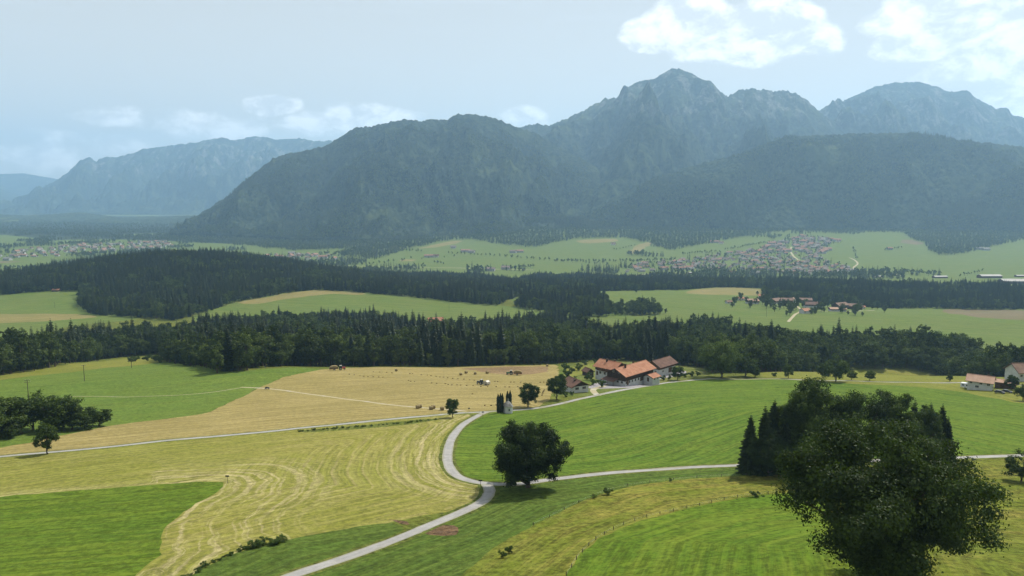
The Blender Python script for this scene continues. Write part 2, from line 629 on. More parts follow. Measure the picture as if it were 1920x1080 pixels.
def road_mat(name, c0, c1, verge):
    m, t, out = new_mat(name)
    p = t.pos()
    n = t.noise(p, 0.35, 5, 0.65)
    f = t.noise(p, 3.0, 4, 0.7)
    s = t.attr('sv')
    c = t.mix(t.ramp(n, 0.3, 0.7), c0, c1)
    edge = t.ramp(t.math('ADD', s, t.math('MULTIPLY', f, 0.35)), 0.80, 1.15)
    c = t.mix(t.math('MULTIPLY', edge, 0.6), c, verge)
    wheel = t.ramp(t.math('ABSOLUTE', t.math('SUBTRACT', s, 0.5)), 0.22, 0.05, 0.0, 0.16)
    c = t.mix(wheel, c, (0.36, 0.35, 0.33, 1))
    g = t.ramp(f, 0.3, 0.7, 0.9, 1.08)
    c = t.mix(1.0, c, t.combine(g, g, g), 'MULTIPLY')
    principled(t, out, c, 0.9, 0.2, f, 0.01, 0.4)
    return m


M['road'] = road_mat('worn_asphalt', (0.225, 0.22, 0.21, 1), (0.30, 0.29, 0.275, 1), (0.20, 0.19, 0.09, 1))
M['track'] = road_mat('gravel_track', (0.31, 0.285, 0.235, 1), (0.39, 0.36, 0.30, 1), (0.30, 0.25, 0.11, 1))

# ------------------------------------------------------------------ roads: centre lines as seen from the air, width in metres
ROADS = [
    # name, material, width, points, label
    ('road', 'road', 2.8, [(-200, 879), (0, 856), (150, 843), (300, 827), (450, 814), (600, 799), (720, 787), (830, 777), (880, 773.5), (915, 772)], 'long straight pale road along the foot of the tan hay field', 'a'),
    ('road', 'road', 2.8, [(1330, 710), (1250, 717.5), (1180, 729), (1110, 743), (1050, 757), (1000, 766), (950, 770), (915, 772), (893, 781), (866, 798), (848, 820), (840, 845), (840, 868), (853, 889), (880, 901), (920, 907), (975, 907), (1040, 898), (1150, 886), (1280, 877), (1390, 872), (1600, 865), (1800, 858), (1920, 854), (2120, 848)], 'pale road that bends round the green field from the farm to the right edge', 'b'),
    ('road', 'road', 2.8, [(912, 906), (918, 922), (905, 940), (870, 958), (810, 983), (740, 1012), (650, 1045), (545, 1080), (430, 1125)], 'pale road that runs down to the lower edge from the oak junction', 'c'),
    ('farm_track', 'track', 1.9, [(452, 726), (500, 728.5), (560, 736), (640, 747), (720, 757.5), (800, 765), (870, 770.5)], 'pale farm track cutting across the tan hay field', 'd'),
    ('road', 'road', 3.0, [(1330, 710), (1420, 710.5), (1500, 712), (1560, 713.5), (1700, 716.5), (1830, 717), (1875, 719), (1960, 726), (2100, 735)], 'pale road past the white house by the dark forest', 'e'),
    ('farm_track', 'track', .7, [(120, 743), (180, 743), (250, 744), (330, 741), (400, 735), (452, 727)], 'faint earthen path over the green hillside field', 'f'),
    ('farm_track', 'track', 3.0, [(1120, 741), (1112, 731), (1128, 725), (1150, 718)], 'short gravel drive to the red-roofed farm', 'g'),
    ('road', 'track', 4.0, [(1478, 603), (1490, 590), (1502, 582), (1495, 575), (1484, 569)], 'pale lane climbing into the hamlet beyond the forest', 'h'),
    ('road', 'track', 5.0, [(1500, 581), (1540, 583), (1580, 584), (1640, 582)], 'pale lane along the front of the hamlet', 'i'),
    ('road', 'track', 6.0, [(1592, 483), (1603, 488), (1608, 495), (1600, 503), (1625, 507), (1660, 510), (1690, 517)], 'winding pale lane on the meadows beside the village', 'j'),
    ('road', 'track', 7.0, [(1150, 518), (1250, 512), (1340, 514)], 'pale main road in the valley before the village', 'k'),
    ('road', 'track', 7.0, [(540, 497), (700, 499), (830, 502), (1000, 506)], 'pale valley road beyond the forest band', 'l'),
    ('road', 'track', 7.0, [(1484, 463), (1482, 470), (1490, 482), (1505, 492)], 'pale street climbing through the village', 'm'),
]

# fields: name, material, polygon in the picture (later ones lie on top), rows guide, label
ROWS_L = [(-200, 872), (300, 824), (880, 774)]
FIELDS = [
    ('field', 'far_green', [(-400, 470), (-400, 420), (2400, 420), (2400, 560), (2400, 590), (1920, 580), (1640, 577), (1432, 560), (1430, 541), (1280, 543), (1010, 545), (960, 560), (930, 573), (660, 547), (590, 543), (430, 567), (365, 590), (270, 595), (165, 588), (145, 570), (150, 545), (0, 553), (-400, 560)], None, 'pale green meadows of the broad valley floor', 'valley_floor'),
    ('woodland', 'canopy', [(-400, 404), (120, 404), (440, 404), (440, 458), (350, 453), (200, 448), (100, 450), (0, 455), (-400, 470)], None, 'muted blue-green wooded plain at the far left of the valley', 'woodland'),
    ('field', 'far_green', [(-400, 556), (0, 553), (90, 546), (150, 545), (145, 570), (163, 588), (260, 592), (268, 599), (150, 607), (0, 640), (-400, 700)], [(-400, 640), (268, 597)], 'light green field left of the wooded hill', 'field'),
    ('field', 'far_tan', [(-400, 596), (0, 589), (120, 588), (200, 594), (120, 600), (0, 606), (-400, 620)], [(-400, 640), (268, 597)], 'yellowish mown strip in the left field below the wooded hill', 'field'),
    ('field', 'far_green', [(360, 592), (430, 569), (520, 552), (590, 543), (660, 547), (760, 556), (880, 568), (1005, 577), (1005, 600), (800, 640), (500, 640), (380, 620)], [(430, 580), (1000, 600)], 'light green field between the wooded hill and the front forest', 'field'),
    ('field', 'far_tan', [(432, 569), (520, 552), (590, 543), (680, 548), (700, 553), (600, 552), (520, 563), (470, 572)], [(430, 570), (590, 543)], 'tan hay strip below the wooded hill', 'field'),
    ('field', 'far_green', [(955, 560), (1010, 545), (1150, 545), (1280, 543), (1430, 541), (1432, 560), (1500, 565), (1640, 577), (1750, 578), (1920, 580), (2400, 590), (2400, 720), (1920, 660), (1700, 650), (1500, 630), (1300, 610), (1140, 610), (1000, 590)], [(1000, 560), (1500, 590), (1900, 610)], 'broad light green fields around the hamlet', 'field'),
    ('field', 'far_tan', [(1285, 545), (1345, 539), (1430, 541), (1431, 556), (1380, 553), (1290, 552)], [(1285, 548), (1430, 548)], 'tan hay field behind the hamlet', 'field'),
    ('field', 'far_brown', [(1765, 578), (1850, 581), (1925, 581), (2100, 586), (2100, 607), (1925, 601), (1830, 595), (1780, 588)], [(1765, 580), (2100, 600)], 'brownish tilled field before the far right forest', 'field'),
    # valley floor
    ('field', 'far_green', [(-400, 520), (0, 513), (90, 507), (180, 497), (280, 480), (330, 468), (430, 458), (440, 465), (380, 480), (260, 500), (100, 520), (-400, 545)], None, 'pale green valley meadow left of the wooded hill', 'field'),
    ('field', 'far_green', [(-400, 490), (0, 484), (90, 480), (210, 484), (120, 492), (0, 500), (-400, 505)], None, 'narrow pale meadow in front of the distant town', 'field'),
    ('field', 'far_brown', [(-400, 495), (0, 490), (60, 488), (62, 491), (0, 494), (-400, 500)], None, 'reddish brown field strip near the distant town', 'field'),
    ('field', 'far_green', [(-400, 447), (0, 440), (55, 445), (90, 449), (0, 456), (-400, 460)], None, 'pale clearing at the far left of the valley', 'field'),
    ('field', 'far_green', [(200, 402), (300, 403), (302, 405.5), (200, 405)], None, 'distant pale clearing under the far range', 'field'),
    ('field', 'far_green', [(210, 440), (290, 437), (330, 438), (260, 443)], None, 'small pale clearing before the mountain foot', 'field'),
    ('field', 'far_green', [(430, 472), (560, 470), (680, 466), (655, 473), (560, 480), (690, 484), (640, 490), (480, 484)], None, 'green meadow patch at the foot of the forested mountain', 'field'),
    ('field', 'far_green', [(690, 492), (720, 484), (770, 466), (850, 449), (880, 450), (905, 452), (935, 458), (960, 466), (995, 466), (1080, 448), (1170, 446), (1200, 458), (1180, 475), (1145, 483), (1160, 495), (1120, 507), (950, 507), (830, 504), (690, 500)], [(690, 500), (1160, 480)], 'pale green valley meadows below the central mountain', 'field'),
    ('field', 'far_tan', [(845, 452), (870, 449), (860, 457), (800, 466), (770, 468)], None, 'pale hay slope at the forest edge in the valley', 'field'),
    ('field', 'far_tan', [(740, 487), (790, 485), (800, 488), (745, 491)], None, 'tan strip on the valley meadow', 'field'),
    ('field', 'far_tan', [(1070, 450), (1160, 446), (1165, 452), (1100, 458)], None, 'tan hay patch under the mountain forest', 'field'),
    ('field', 'far_tan', [(1180, 470), (1200, 455), (1230, 452), (1200, 470), (1190, 478)], None, 'tan field strip between hedges in the valley', 'field'),
    ('field', 'far_green', [(1160, 497), (1200, 484), (1270, 480), (1300, 486), (1285, 500), (1200, 506)], None, 'green meadow left of the village', 'field'),
    ('field', 'far_green', [(1270, 470), (1330, 457), (1370, 449), (1420, 457), (1470, 443), (1474, 432), (1480, 432), (1478, 447), (1440, 460), (1380, 470), (1330, 479), (1280, 478)], None, 'light green slope above the village', 'field'),
    ('field', 'far_green', [(1350, 478), (1420, 470), (1440, 472), (1400, 480)], None, 'small meadow at the upper village edge', 'field'),
    ('field', 'far_green', [(1535, 478), (1560, 462), (1590, 456), (1600, 440), (1640, 434), (1690, 436), (1680, 452), (1735, 455), (1740, 470), (1750, 480), (1800, 478), (1840, 466), (1920, 452), (2200, 430), (2200, 470), (1930, 468), (1880, 480), (1860, 495), (1920, 488), (2200, 480), (2200, 530), (1920, 515), (1850, 512), (1760, 520), (1690, 512), (1600, 500), (1560, 490)], [(1540, 480), (1900, 480)], 'wide pale meadows to the right of the village', 'field'),
    ('field', 'far_brown', [(1690, 447), (1738, 455), (1737, 462), (1690, 458)], None, 'brownish slope between woods above the meadows', 'field'),
    ('field', 'far_green', [(1780, 522), (1850, 523), (1900, 535), (1850, 541), (1790, 533)], None, 'pale meadow before the farm halls', 'field'),
    ('field', 'far_green', [(1350, 497), (1370, 488), (1385, 490), (1375, 501)], None, 'green plot among the village houses', 'field'),
    # near fields
    ('field', 'hay', [(-300, 880), (-300, 870), (0, 823), (70, 814), (210, 796), (388, 776), (470, 735), (520, 711), (612, 692), (640, 689), (800, 689), (1000, 685), (1045, 683), (1049, 700), (1033, 745), (1000, 768), (915, 773), (830, 778), (600, 800), (300, 828), (0, 857)], ROWS_L, 'tan hay stubble field between the roads and the forest', 'field'),
    ('field', 'ploughed', [(850, 690.5), (880, 690), (1000, 687), (1028, 686), (1030, 698), (1000, 703), (940, 702.5), (900, 697)], [(850, 690), (1030, 688)], 'brown unmown strip at the forest edge of the hay field', 'field'),
    ('field', 'green_hill', [(-300, 760), (0, 713), (240, 686), (300, 680), (370, 672), (400, 690), (430, 700), (560, 688), (612, 692), (520, 711), (470, 735), (388, 776), (210, 797), (0, 840), (-300, 890)], [(-300, 760), (0, 750), (300, 725), (520, 705)], 'rolling green field on the left below the forest', 'field'),
    ('field', 'pale', [(-300, 765), (0, 713), (240, 686), (305, 680), (305, 666), (240, 670), (100, 689), (0, 704), (-300, 745)], [(-300, 765), (305, 678)], 'tan strip between the left green field and the forest', 'field'),
    ('field', 'pale', [(1425, 708), (1437, 697), (1550, 694), (1640, 692), (1750, 698), (1870, 707), (2100, 716), (2100, 735), (1830, 717), (1560, 713)], [(1437, 707), (1830, 717)], 'yellow-green field between the dark forest and the right road', 'field'),
    ('field', 'pale', [(1440, 711), (1600, 714.5), (1750, 717), (1830, 718), (1960, 727), (2100, 735), (2100, 850), (1920, 800), (1700, 760)], [(1440, 711), (1830, 730), (2100, 800)], 'yellow-green strip below the right road', 'field'),
    ('field', 'green_right', [(915, 773), (1000, 766), (1110, 744), (1250, 718), (1330, 710), (1440, 711), (1600, 720), (1700, 724), (1800, 733), (1920, 757), (2120, 800), (2120, 848), (1920, 854), (1600, 865), (1390, 872), (1150, 886), (1040, 898), (930, 906), (880, 901), (853, 889), (840, 868), (840, 845), (848, 820), (866, 798)], [(900, 800), (1200, 740), (1500, 725), (2100, 810)], 'large bright green field inside the bend of the road', 'field'),
    ('field', 'mown', [(-300, 890), (0, 857), (300, 828), (600, 800), (830, 778), (890, 776), (866, 798), (848, 820), (840, 845), (840, 868), (853, 889), (880, 901), (912, 908), (910, 925), (895, 940), (850, 957), (760, 973), (700, 985), (600, 1000), (520, 1016), (440, 1037), (380, 1062), (345, 1090), (290, 1140), (-300, 1140)], [(-300, 890), (300, 828), (830, 778), (870, 795), (845, 820), (838, 850), (845, 880), (875, 900), (905, 915), (870, 945), (700, 985), (400, 1060)], 'yellow-green mown field with pale swath tracks inside the left bend', 'field'),
    ('field', 'green_low', [(-300, 955), (0, 932), (150, 918), (300, 908), (395, 902.5), (425, 904), (418, 917), (385, 937), (340, 960), (313, 985), (303, 1010), (301, 1040), (272, 1062), (240, 1090), (180, 1140), (-300, 1140)], [(-300, 960), (0, 935), (400, 903)], 'deep green field in the lower left corner', 'field'),
    ('field', 'strip', [(345, 1090), (380, 1062), (440, 1037), (520, 1016), (600, 1000), (740, 977), (765, 992), (740, 1012), (650, 1045), (545, 1080), (430, 1125), (400, 1140), (290, 1140)], [(345, 1090), (520, 1020), (750, 985)], 'green wedge between the hedge and the lower road', 'field'),
    ('field', 'strip', [(430, 1140), (430, 1125), (545, 1080), (650, 1045), (740, 1012), (810, 983), (870, 958), (905, 940), (918, 922), (920, 908), (975, 907), (1040, 899), (1150, 887), (1280, 878), (1390, 873), (1470, 872), (1440, 888), (1400, 892), (1300, 897), (1180, 911), (1100, 936), (1000, 985), (930, 1025), (865, 1080), (800, 1140)], [(545, 1080), (810, 990), (940, 930), (1150, 895), (1390, 876)], 'blue-green grass strip between the road and the dry meadow', 'field'),
    ('field', 'dry', [(800, 1140), (865, 1080), (930, 1025), (1000, 985), (1100, 936), (1180, 911), (1300, 897), (1400, 892), (1560, 880), (1700, 868), (2150, 850), (2150, 1140)], [(865, 1080), (1000, 990), (1180, 920), (1400, 897), (1900, 880)], 'olive dry meadow sloping below the road', 'field'),
    ('field', 'bright', [(1030, 1140), (1060, 1080), (1085, 1040), (1130, 1005), (1200, 976), (1290, 954), (1380, 934), (1450, 926), (1530, 922), (1560, 960), (1600, 1000), (1640, 1140)], [(1060, 1100), (1130, 1010), (1290, 960), (1500, 925)], 'bright green meadow beside the big leafy tree', 'field'),
    ('bare_soil', 'soil', [(772, 1000), (795, 990), (812, 985), (838, 980), (852, 984), (872, 997), (858, 1004), (835, 1007), (800, 1006)], None, 'reddish brown bare earth patch right of the lower road', 'bare_soil'),
    ('bare_soil', 'soil', [(718, 971), (738, 972), (765, 979), (783, 985), (768, 986), (742, 981)], None, 'smaller brown bare earth patch left of the lower road', 'bare_soil'),
    ('bank', 'verge', [(550, 808), (650, 800), (740, 792), (830, 783), (832, 787), (745, 799), (650, 806), (560, 813)], None, 'rough grassy bank below the straight road', 'bank'),
    # farm ground
    ('garden', 'garden', [(1046, 745), (1040, 735), (1049, 700), (1052, 690), (1120, 675), (1180, 676), (1260, 682), (1320, 690), (1330, 707), (1250, 716), (1180, 728), (1110, 742)], [(1046, 745), (1330, 690)], 'green garden ground around the red-roofed farm', 'garden'),
    ('field', 'pale', [(1060, 692), (1085, 686), (1120, 679), (1135, 684), (1100, 698), (1062, 712)], None, 'yellowish orchard slope left of the farmhouse', 'field'),
    ('yard', 'yard', [(1095, 727), (1115, 720), (1132, 715), (1150, 712), (1165, 723), (1200, 716), (1225, 712), (1222, 705), (1262, 699), (1285, 695), (1290, 700), (1240, 711), (1232, 719), (1180, 728), (1160, 727), (1130, 729), (1108, 732)], None, 'pale gravel yard in front of the farmhouse', 'yard'),
]


def build_land():
    # jittered fan of points: spacing grows with the distance from the viewer
    ys = [38.0]
    while ys[-1] < 18000:
        ys.append(ys[-1] * 1.0165)
    pts = []
    lr = np.random.default_rng(11)
    for k, y in enumerate(ys):
        s = 0.0165 * y * 1.05
        half = y * 1.18 + 60
        xs = np.arange(-half, half + s, s) + (0.5 * s if k % 2 else 0)
        jx, jy = lr.uniform(-.22, .22, len(xs)) * s, lr.uniform(-.22, .22, len(xs)) * s
        pts.append(np.stack([xs + jx, np.full(len(xs), y) + jy], 1))
    P = np.vstack(pts)
    edges = []
    extra = []
    n0 = len(P)
    def chain(line, closed=False):
        b = n0 + sum(len(e) for e in extra)
        n = len(line)
        extra.append(np.asarray(line))
        for i in range(n - 1):
            edges.append((b + i, b + i + 1))
        if closed:
            edges.append((b + n - 1, b))
    fields = []
    for (nm, mk, poly, rows, lab, cat) in FIELDS:
        w = gpoly(poly)
        w = np.vstack([w, w[:1]])
        dm = np.hypot(w[:, 0], w[:, 1])
        # round the corners a little, resample with a step that suits the distance, roughen
        out = []
        for a, b in zip(w[:-1], w[1:]):
            d = np.hypot(*(b - a))
            step = max(2.2, 0.016 * min(np.hypot(*a), np.hypot(*b)))
            n = max(1, int(d / step))
            for t in np.arange(n) / n:
                out.append(a + (b - a) * t)
        out = np.array(out)
        m = len(out)
        for it in range(2):
            out = (np.roll(out, 1, 0) + 2 * out + np.roll(out, -1, 0)) / 4
        amp = 0.0016 * np.hypot(out[:, 0], out[:, 1])
        out = out + lr.normal(0, 1, out.shape) * amp[:, None]
        fields.append(dict(name=nm, mat=mk, poly=out, rows=None if rows is None else gpoly(rows), label=lab, cat=cat))
        chain(out, True)
    roads = []
    for (nm, mk, wd, line, lab, key) in ROADS:
        w = smooth_line(gpoly(line), 10)
        near = np.min(np.hypot(w[:, 0], w[:, 1]))
        w = resample(w, max(2.0, 0.012 * near))
        tang = np.gradient(w, axis=0)
        tang /= np.hypot(tang[:, 0], tang[:, 1])[:, None] + 1e-9
        nrm = np.stack([-tang[:, 1], tang[:, 0]], 1)
        jit = 1 + lr.normal(0, .035, len(w)) + .05 * perlin(np.arange(len(w)) * .3, np.full(len(w), 7.7))
        chain(w + nrm * (wd / 2 * jit)[:, None])
        chain(w - nrm * (wd / 2 * jit)[:, None])
        if near < 500 and wd > 1.5:
            for sgn in (1, -1):
                off = wd / 2 + 0.9 + 0.35 * perlin(np.arange(len(w)) * .21, np.full(len(w), sgn * 3.3))
                chain(w + sgn * nrm * off[:, None])
        roads.append(dict(name=nm, mat=mk, width=wd, line=w, label=lab, near=near))
    P = np.vstack([P] + extra)
    res = geometry.delaunay_2d_cdt([Vector((float(a), float(b))) for a, b in P], edges, [], 0, 0.002, False)
    V = np.array([tuple(v) for v in res[0]])
    T = np.array([f for f in res[2] if len(f) == 3], dtype=np.int64)
    C = V[T].mean(1)
    cls = np.full(len(T), -1)
    for i, f in enumerate(fields):
        lo, hi = f['poly'].min(0), f['poly'].max(0)
        sel = np.nonzero((C[:, 0] >= lo[0]) & (C[:, 0] <= hi[0]) & (C[:, 1] >= lo[1]) & (C[:, 1] <= hi[1]))[0]
        cls[sel[pip(f['poly'], C[sel, 0], C[sel, 1])]] = i
    nf = len(fields)
    for i, r in enumerate(roads):
        lo, hi = r['line'].min(0) - 5, r['line'].max(0) + 5
        sel = np.nonzero((C[:, 0] >= lo[0]) & (C[:, 0] <= hi[0]) & (C[:, 1] >= lo[1]) & (C[:, 1] <= hi[1]))[0]
        r['sel'], r['d'] = sel, dist_line(r['line'], C[sel, 0], C[sel, 1])
        if r['near'] < 500 and r['width'] > 1.5 and r['name'] == 'road':
            k = sel[(r['d'] < r['width'] / 2 + 0.9)]
            k = k[(cls[k] < nf)]
            ok = np.array([c < 0 or fields[c]['mat'] not in ('yard', 'garden') for c in cls[k]], bool) if len(k) else np.zeros(0, bool)
            cls[k[ok]] = nf + 900
    for i, r in enumerate(roads):
        k = r['sel'][r['d'] < r['width'] / 2 + 0.03]
        free = (cls[k] < nf) | (cls[k] == nf + 900)
        cls[k[free]] = nf + i
    Z = H(V[:, 0], V[:, 1])
    names = []
    def emit(name, mat, tri, sv, sw, label, cat):
        if len(tri) == 0:
            return
        u, inv = np.unique(tri, return_inverse=True)
        vv = np.column_stack([V[u], Z[u]])
        me = mesh_np(name, vv, tris=inv.reshape(-1, 3), mats=[M[mat]], attrs={'sv': sv(vv), 'sw': sw(vv)}, smooth=True)
        o = link(name, me)
        tag(o, label, None, None, 'structure')
    far = lambda vv: np.full(len(vv), 999.0)
    mown_edge = [f for f in fields if f['mat'] == 'green_low'][0]['poly']
    bend = [r for r in roads if 'bends round' in r['label']][0]['line']
    for i, f in enumerate(fields):
        if f['rows'] is None:
            a = random.uniform(0, 3.14)
            sv = lambda vv, a=a: vv[:, 0] * math.cos(a) + vv[:, 1] * math.sin(a)
        else:
            sv = lambda vv, f=f: dist_line(f['rows'], vv[:, 0], vv[:, 1])
        sw = far
        if f['mat'] == 'mown':
            ring = np.vstack([mown_edge, mown_edge[:1]])
            sw = lambda vv: np.minimum(dist_line(ring, vv[:, 0], vv[:, 1]) * np.where(to_px(vv[:, 0], vv[:, 1], vv[:, 2])[0] > 285, 0.75, 4.0),
                                       dist_line(bend, vv[:, 0], vv[:, 1]) * 1.1)
        emit(f['cat'], f['mat'], T[cls == i], sv, sw, f['label'], f['cat'])
    for i, r in enumerate(roads):
        sv = lambda vv, r=r: dist_line(r['line'], vv[:, 0], vv[:, 1]) / (r['width'] / 2)
        emit(r['name'], r['mat'], T[cls == nf + i], sv, far, r['label'], 'road')
    xy = lambda vv: vv[:, 0] * .7 + vv[:, 1] * .7
    emit('grass_verge', 'verge', T[cls == nf + 900], xy, far, 'rough grass verges along the pale roads', 'verge')
    emit('ground', 'base', T[cls == -1], xy, far, 'open meadow ground of the whole valley', 'ground')
    return fields, roads


fields, roads = build_land()


# ------------------------------------------------------------------ mountains
def mountain_mat(name, rock_from, rock_amt, meadow=0.15, dark=1.0):
    m, t, out = new_mat(name)
    p = t.pos()
    x, y, z = t.sep(p)
    n1 = t.noise(p, 0.010, 6, 0.65)
    n2 = t.noise(p, 0.035, 5, 0.7)
    n3 = t.noise(p, 0.0022, 5, 0.6)
    c = t.mix(t.ramp(n2, 0.32, 0.68), (0.008 * dark, 0.015 * dark, 0.011 * dark, 1), (0.052 * dark, 0.068 * dark, 0.038 * dark, 1))
    c = t.mix(t.ramp(t.noise(p, 0.0055, 5, 0.6), 0.52, 0.66, 0, 0.85), c, (0.062, 0.082, 0.044, 1))
    c = t.mix(t.ramp(n1, 0.56, 0.70, 0, 0.7), c, (0.060, 0.078, 0.040, 1))
    c = t.mix(t.math('MULTIPLY', t.ramp(n3, 0.61, 0.67), meadow), c, (0.17, 0.20, 0.06, 1))
    streak = t.noise(t.combine(t.math('MULTIPLY', x, 0.010), t.math('MULTIPLY', y, 0.006), t.math('MULTIPLY', z, 0.0030)), 1.0, 6, 0.7)
    nrm = t.sep(t.node('ShaderNodeNewGeometry').outputs['Normal'])[2]
    up = t.ramp(t.math('ADD', z, t.math('MULTIPLY', t.math('SUBTRACT', n3, 0.5), 900.0)), rock_from, rock_from + 420.0)
    rk = t.math('MULTIPLY', up, t.ramp(t.math('SUBTRACT', streak, t.math('MULTIPLY', nrm, 0.10)), 0.42, 0.56))
    rc = t.mix(t.ramp(n2, 0.3, 0.7), (0.20, 0.19, 0.17, 1), (0.40, 0.385, 0.36, 1))
    c = t.mix(t.math('MULTIPLY', rk, rock_amt), c, rc)
    principled(t, out, c, 1.0, 0.0, t.math('ADD', n2, n1), 9.0, 0.7)
    return m


def mountain(name, label, mat, ridge, front, back, base_z, cols, rows, seed, tree=5.0, spur=0.32, rough=60.0, conc=1.25, foot=None):
    """a heightfield: ridge line [(px, py, distance)], ground meets the valley 'front' metres before it and 'back' metres behind it"""
    rp = np.array([tuple(at_depth(a, b, d)) for a, b, d in ridge])
    azr = rp[:, 0] / rp[:, 1]
    az = np.linspace(azr[0], azr[-1], cols)
    ry = np.interp(az, azr, rp[:, 1])
    rz = np.interp(az, azr, rp[:, 2])
    # fine crags along the crest
    crag = ridged(az * 90 + seed, np.full(cols, seed * 1.7), 4, .6)
    cr = (crag - crag.mean()) * rough * 0.06 * np.clip((rz - base_z) / 500, 0, 1)
    nb = max(6, rows // 6)
    t = np.concatenate([np.linspace(0, 1, rows), 1 + np.linspace(0, 1, nb + 1)[1:]])
    fr = np.interp(az, np.linspace(az[0], az[-1], len(front)), front) if hasattr(front, '__len__') else np.full(cols, float(front))
    A, Tt = np.meshgrid(az, t)
    RY, RZ, FR = (np.broadcast_to(v, A.shape) for v in (ry, rz, fr))
    Y = np.where(Tt <= 1, RY - FR * (1 - Tt), RY + back * (Tt - 1))
    X = A * Y
    s = np.clip(np.where(Tt <= 1, Tt, 2 - Tt), 0, 1)
    n = fbm(X / 1500 + seed, Y / 1500 - seed, 5, .55)
    rd = ridged(X / 900 + seed * 2.1, Y / 1700 + seed, 5, .55)
    w = s * (1 - s) * 4
    e = np.clip(s + spur * 0.30 * w * n + spur * 0.20 * w * (rd - 0.4), 0, 1.0)
    prof = e ** conc * (0.55 + 0.45 * e) 
    Z = base_z + (RZ - base_z) * prof + w * (1 - .85 * s) * rough * (rd - 0.5) * 1.0
    gw = fbm(X / 900 + seed, Y / 900 + 2, 3)
    gl = ridged(A * 17 + gw * .55 + seed * 3, s * .9 + seed, 5, .58)
    Z = Z + s * (1 - s) ** 1.3 * 4 * rough * np.minimum(gl - 1.0, .1) * .75
    Z = np.where(Tt == 1, RZ, Z) + np.broadcast_to(cr, A.shape) * s ** 14
    tr = fbm(X / 26 + seed, Y / 26, 2, .6)
    fade = np.clip(1.25 - (Z - 500) / 700, 0.25, 1)
    Z = Z + tree * tr * fade * np.clip(s * 12, 0, 1)
    Z = np.where(Tt == 0, base_z - 30, Z)
    Z = np.where(Tt >= 2, base_z - 30, Z)
    nr = len(t)
    V = np.stack([X.ravel(), Y.ravel(), Z.ravel()], 1)
    i = (np.arange(nr - 1)[:, None] * cols + np.arange(cols - 1)[None, :]).ravel()
    q = np.stack([i, i + 1, i + cols + 1, i + cols], 1)
    o = link(name, mesh_np(name, V, quads=q, mats=[mat], smooth=True))
    tag(o, label, None, None, 'structure')
    return X, Y, Z


MM = {'wood': mountain_mat('forested_mountain', 1100, 0.3, 0.2), 'peak': mountain_mat('rocky_peak', 480, 0.42, 0.2),
      'far': mountain_mat('far_limestone_range', 150, 0.5, 0.2), 'hill': mountain_mat('forested_foothill', 3000, 0.0, 0.4, 1.25)}

MTN = {}
MTN['far2'] = mountain('mountain', 'faintest pale ridge at the far left horizon', MM['far'],
                       [(-700, 330, 17000), (-300, 318, 17000), (0, 326, 17000), (45, 325, 17000), (110, 336, 17000), (220, 345, 17000), (420, 350, 17000)], 2500, 600, -240, 160, 40, 5.1, 0, .3, 50)
MTN['far1'] = mountain('mountain', 'low hazy ridge at the far left edge', MM['far'],
                       [(-700, 300, 14500), (-350, 330, 14500), (-120, 338, 14500), (0, 353, 14500), (30, 365, 14500), (48, 374, 14500), (90, 388, 14500), (160, 398, 14500)], 2600, 600, -240, 160, 50, 8.3, 0, .3, 50)
MTN['untersberg'] = mountain('mountain', 'long pale limestone range behind the valley on the left', MM['far'],
                             [(-10, 402, 12500), (40, 374, 12500), (110, 336, 12500), (135, 316, 12500), (150, 300, 12500), (168, 295, 12500), (180, 302, 12500), (200, 292, 12500), (215, 296, 12500), (250, 286, 12500), (270, 279, 12500),
                              (300, 275, 12500), (350, 269, 12500), (415, 258, 12500), (440, 264, 12500), (465, 257, 12500), (490, 256, 12500), (520, 262, 12500), (560, 259, 12500), (590, 265, 12500), (620, 264, 12500), (700, 285, 12500), (820, 330, 12500)], 2600, 900, -235, 460, 130, 2.7, 3, .45, 240, 1.0)
MTN['saddle'] = mountain('mountain', 'broad rocky summit ridge at the upper right', MM['peak'],
                         [(1300, 330, 8600), (1420, 290, 8600), (1500, 235, 8600), (1540, 206, 8600), (1560, 195, 8600), (1580, 190, 8600), (1596, 183, 8600), (1640, 163, 8600), (1680, 154.5, 8600), (1725, 154, 8600), (1760, 164, 8600), (1785, 172, 8600), (1812, 169, 8600), (1840, 190, 8600), (1866, 203, 8600), (1888, 203, 8600), (1900, 216, 8600), (1960, 230, 8600), (2100, 215, 8600), (2400, 260, 8600), (2700, 330, 8600)],
                         3300, 900, -200, 620, 150, 4.4, 3, .45, 170, 1.1)
MTN['peak'] = mountain('mountain', 'highest pointed rocky peak right of centre', MM['peak'],
                       [(820, 330, 7000), (900, 262, 7000), (985, 236, 7000), (1005, 231, 7000), (1030, 236, 7000), (1080, 214, 7000), (1110, 198, 7000), (1135, 184, 7000), (1160, 184, 7000), (1180, 162, 7000), (1200, 152, 7000), (1225, 149, 7000), (1240, 140, 7000), (1262, 128, 7000), (1282, 130, 7000), (1310, 146, 7000), (1340, 166, 7000), (1365, 180, 7000), (1385, 169, 7000), (1410, 166, 7000), (1450, 170, 7000), (1470, 169, 7000), (1492, 175, 7000), (1515, 190, 7000), (1532, 206, 7000), (1560, 225, 7000), (1640, 260, 7000), (1780, 320, 7000)],
                       2900, 800, -190, 640, 170, 1.9, 4, .5, 170, 1.1)
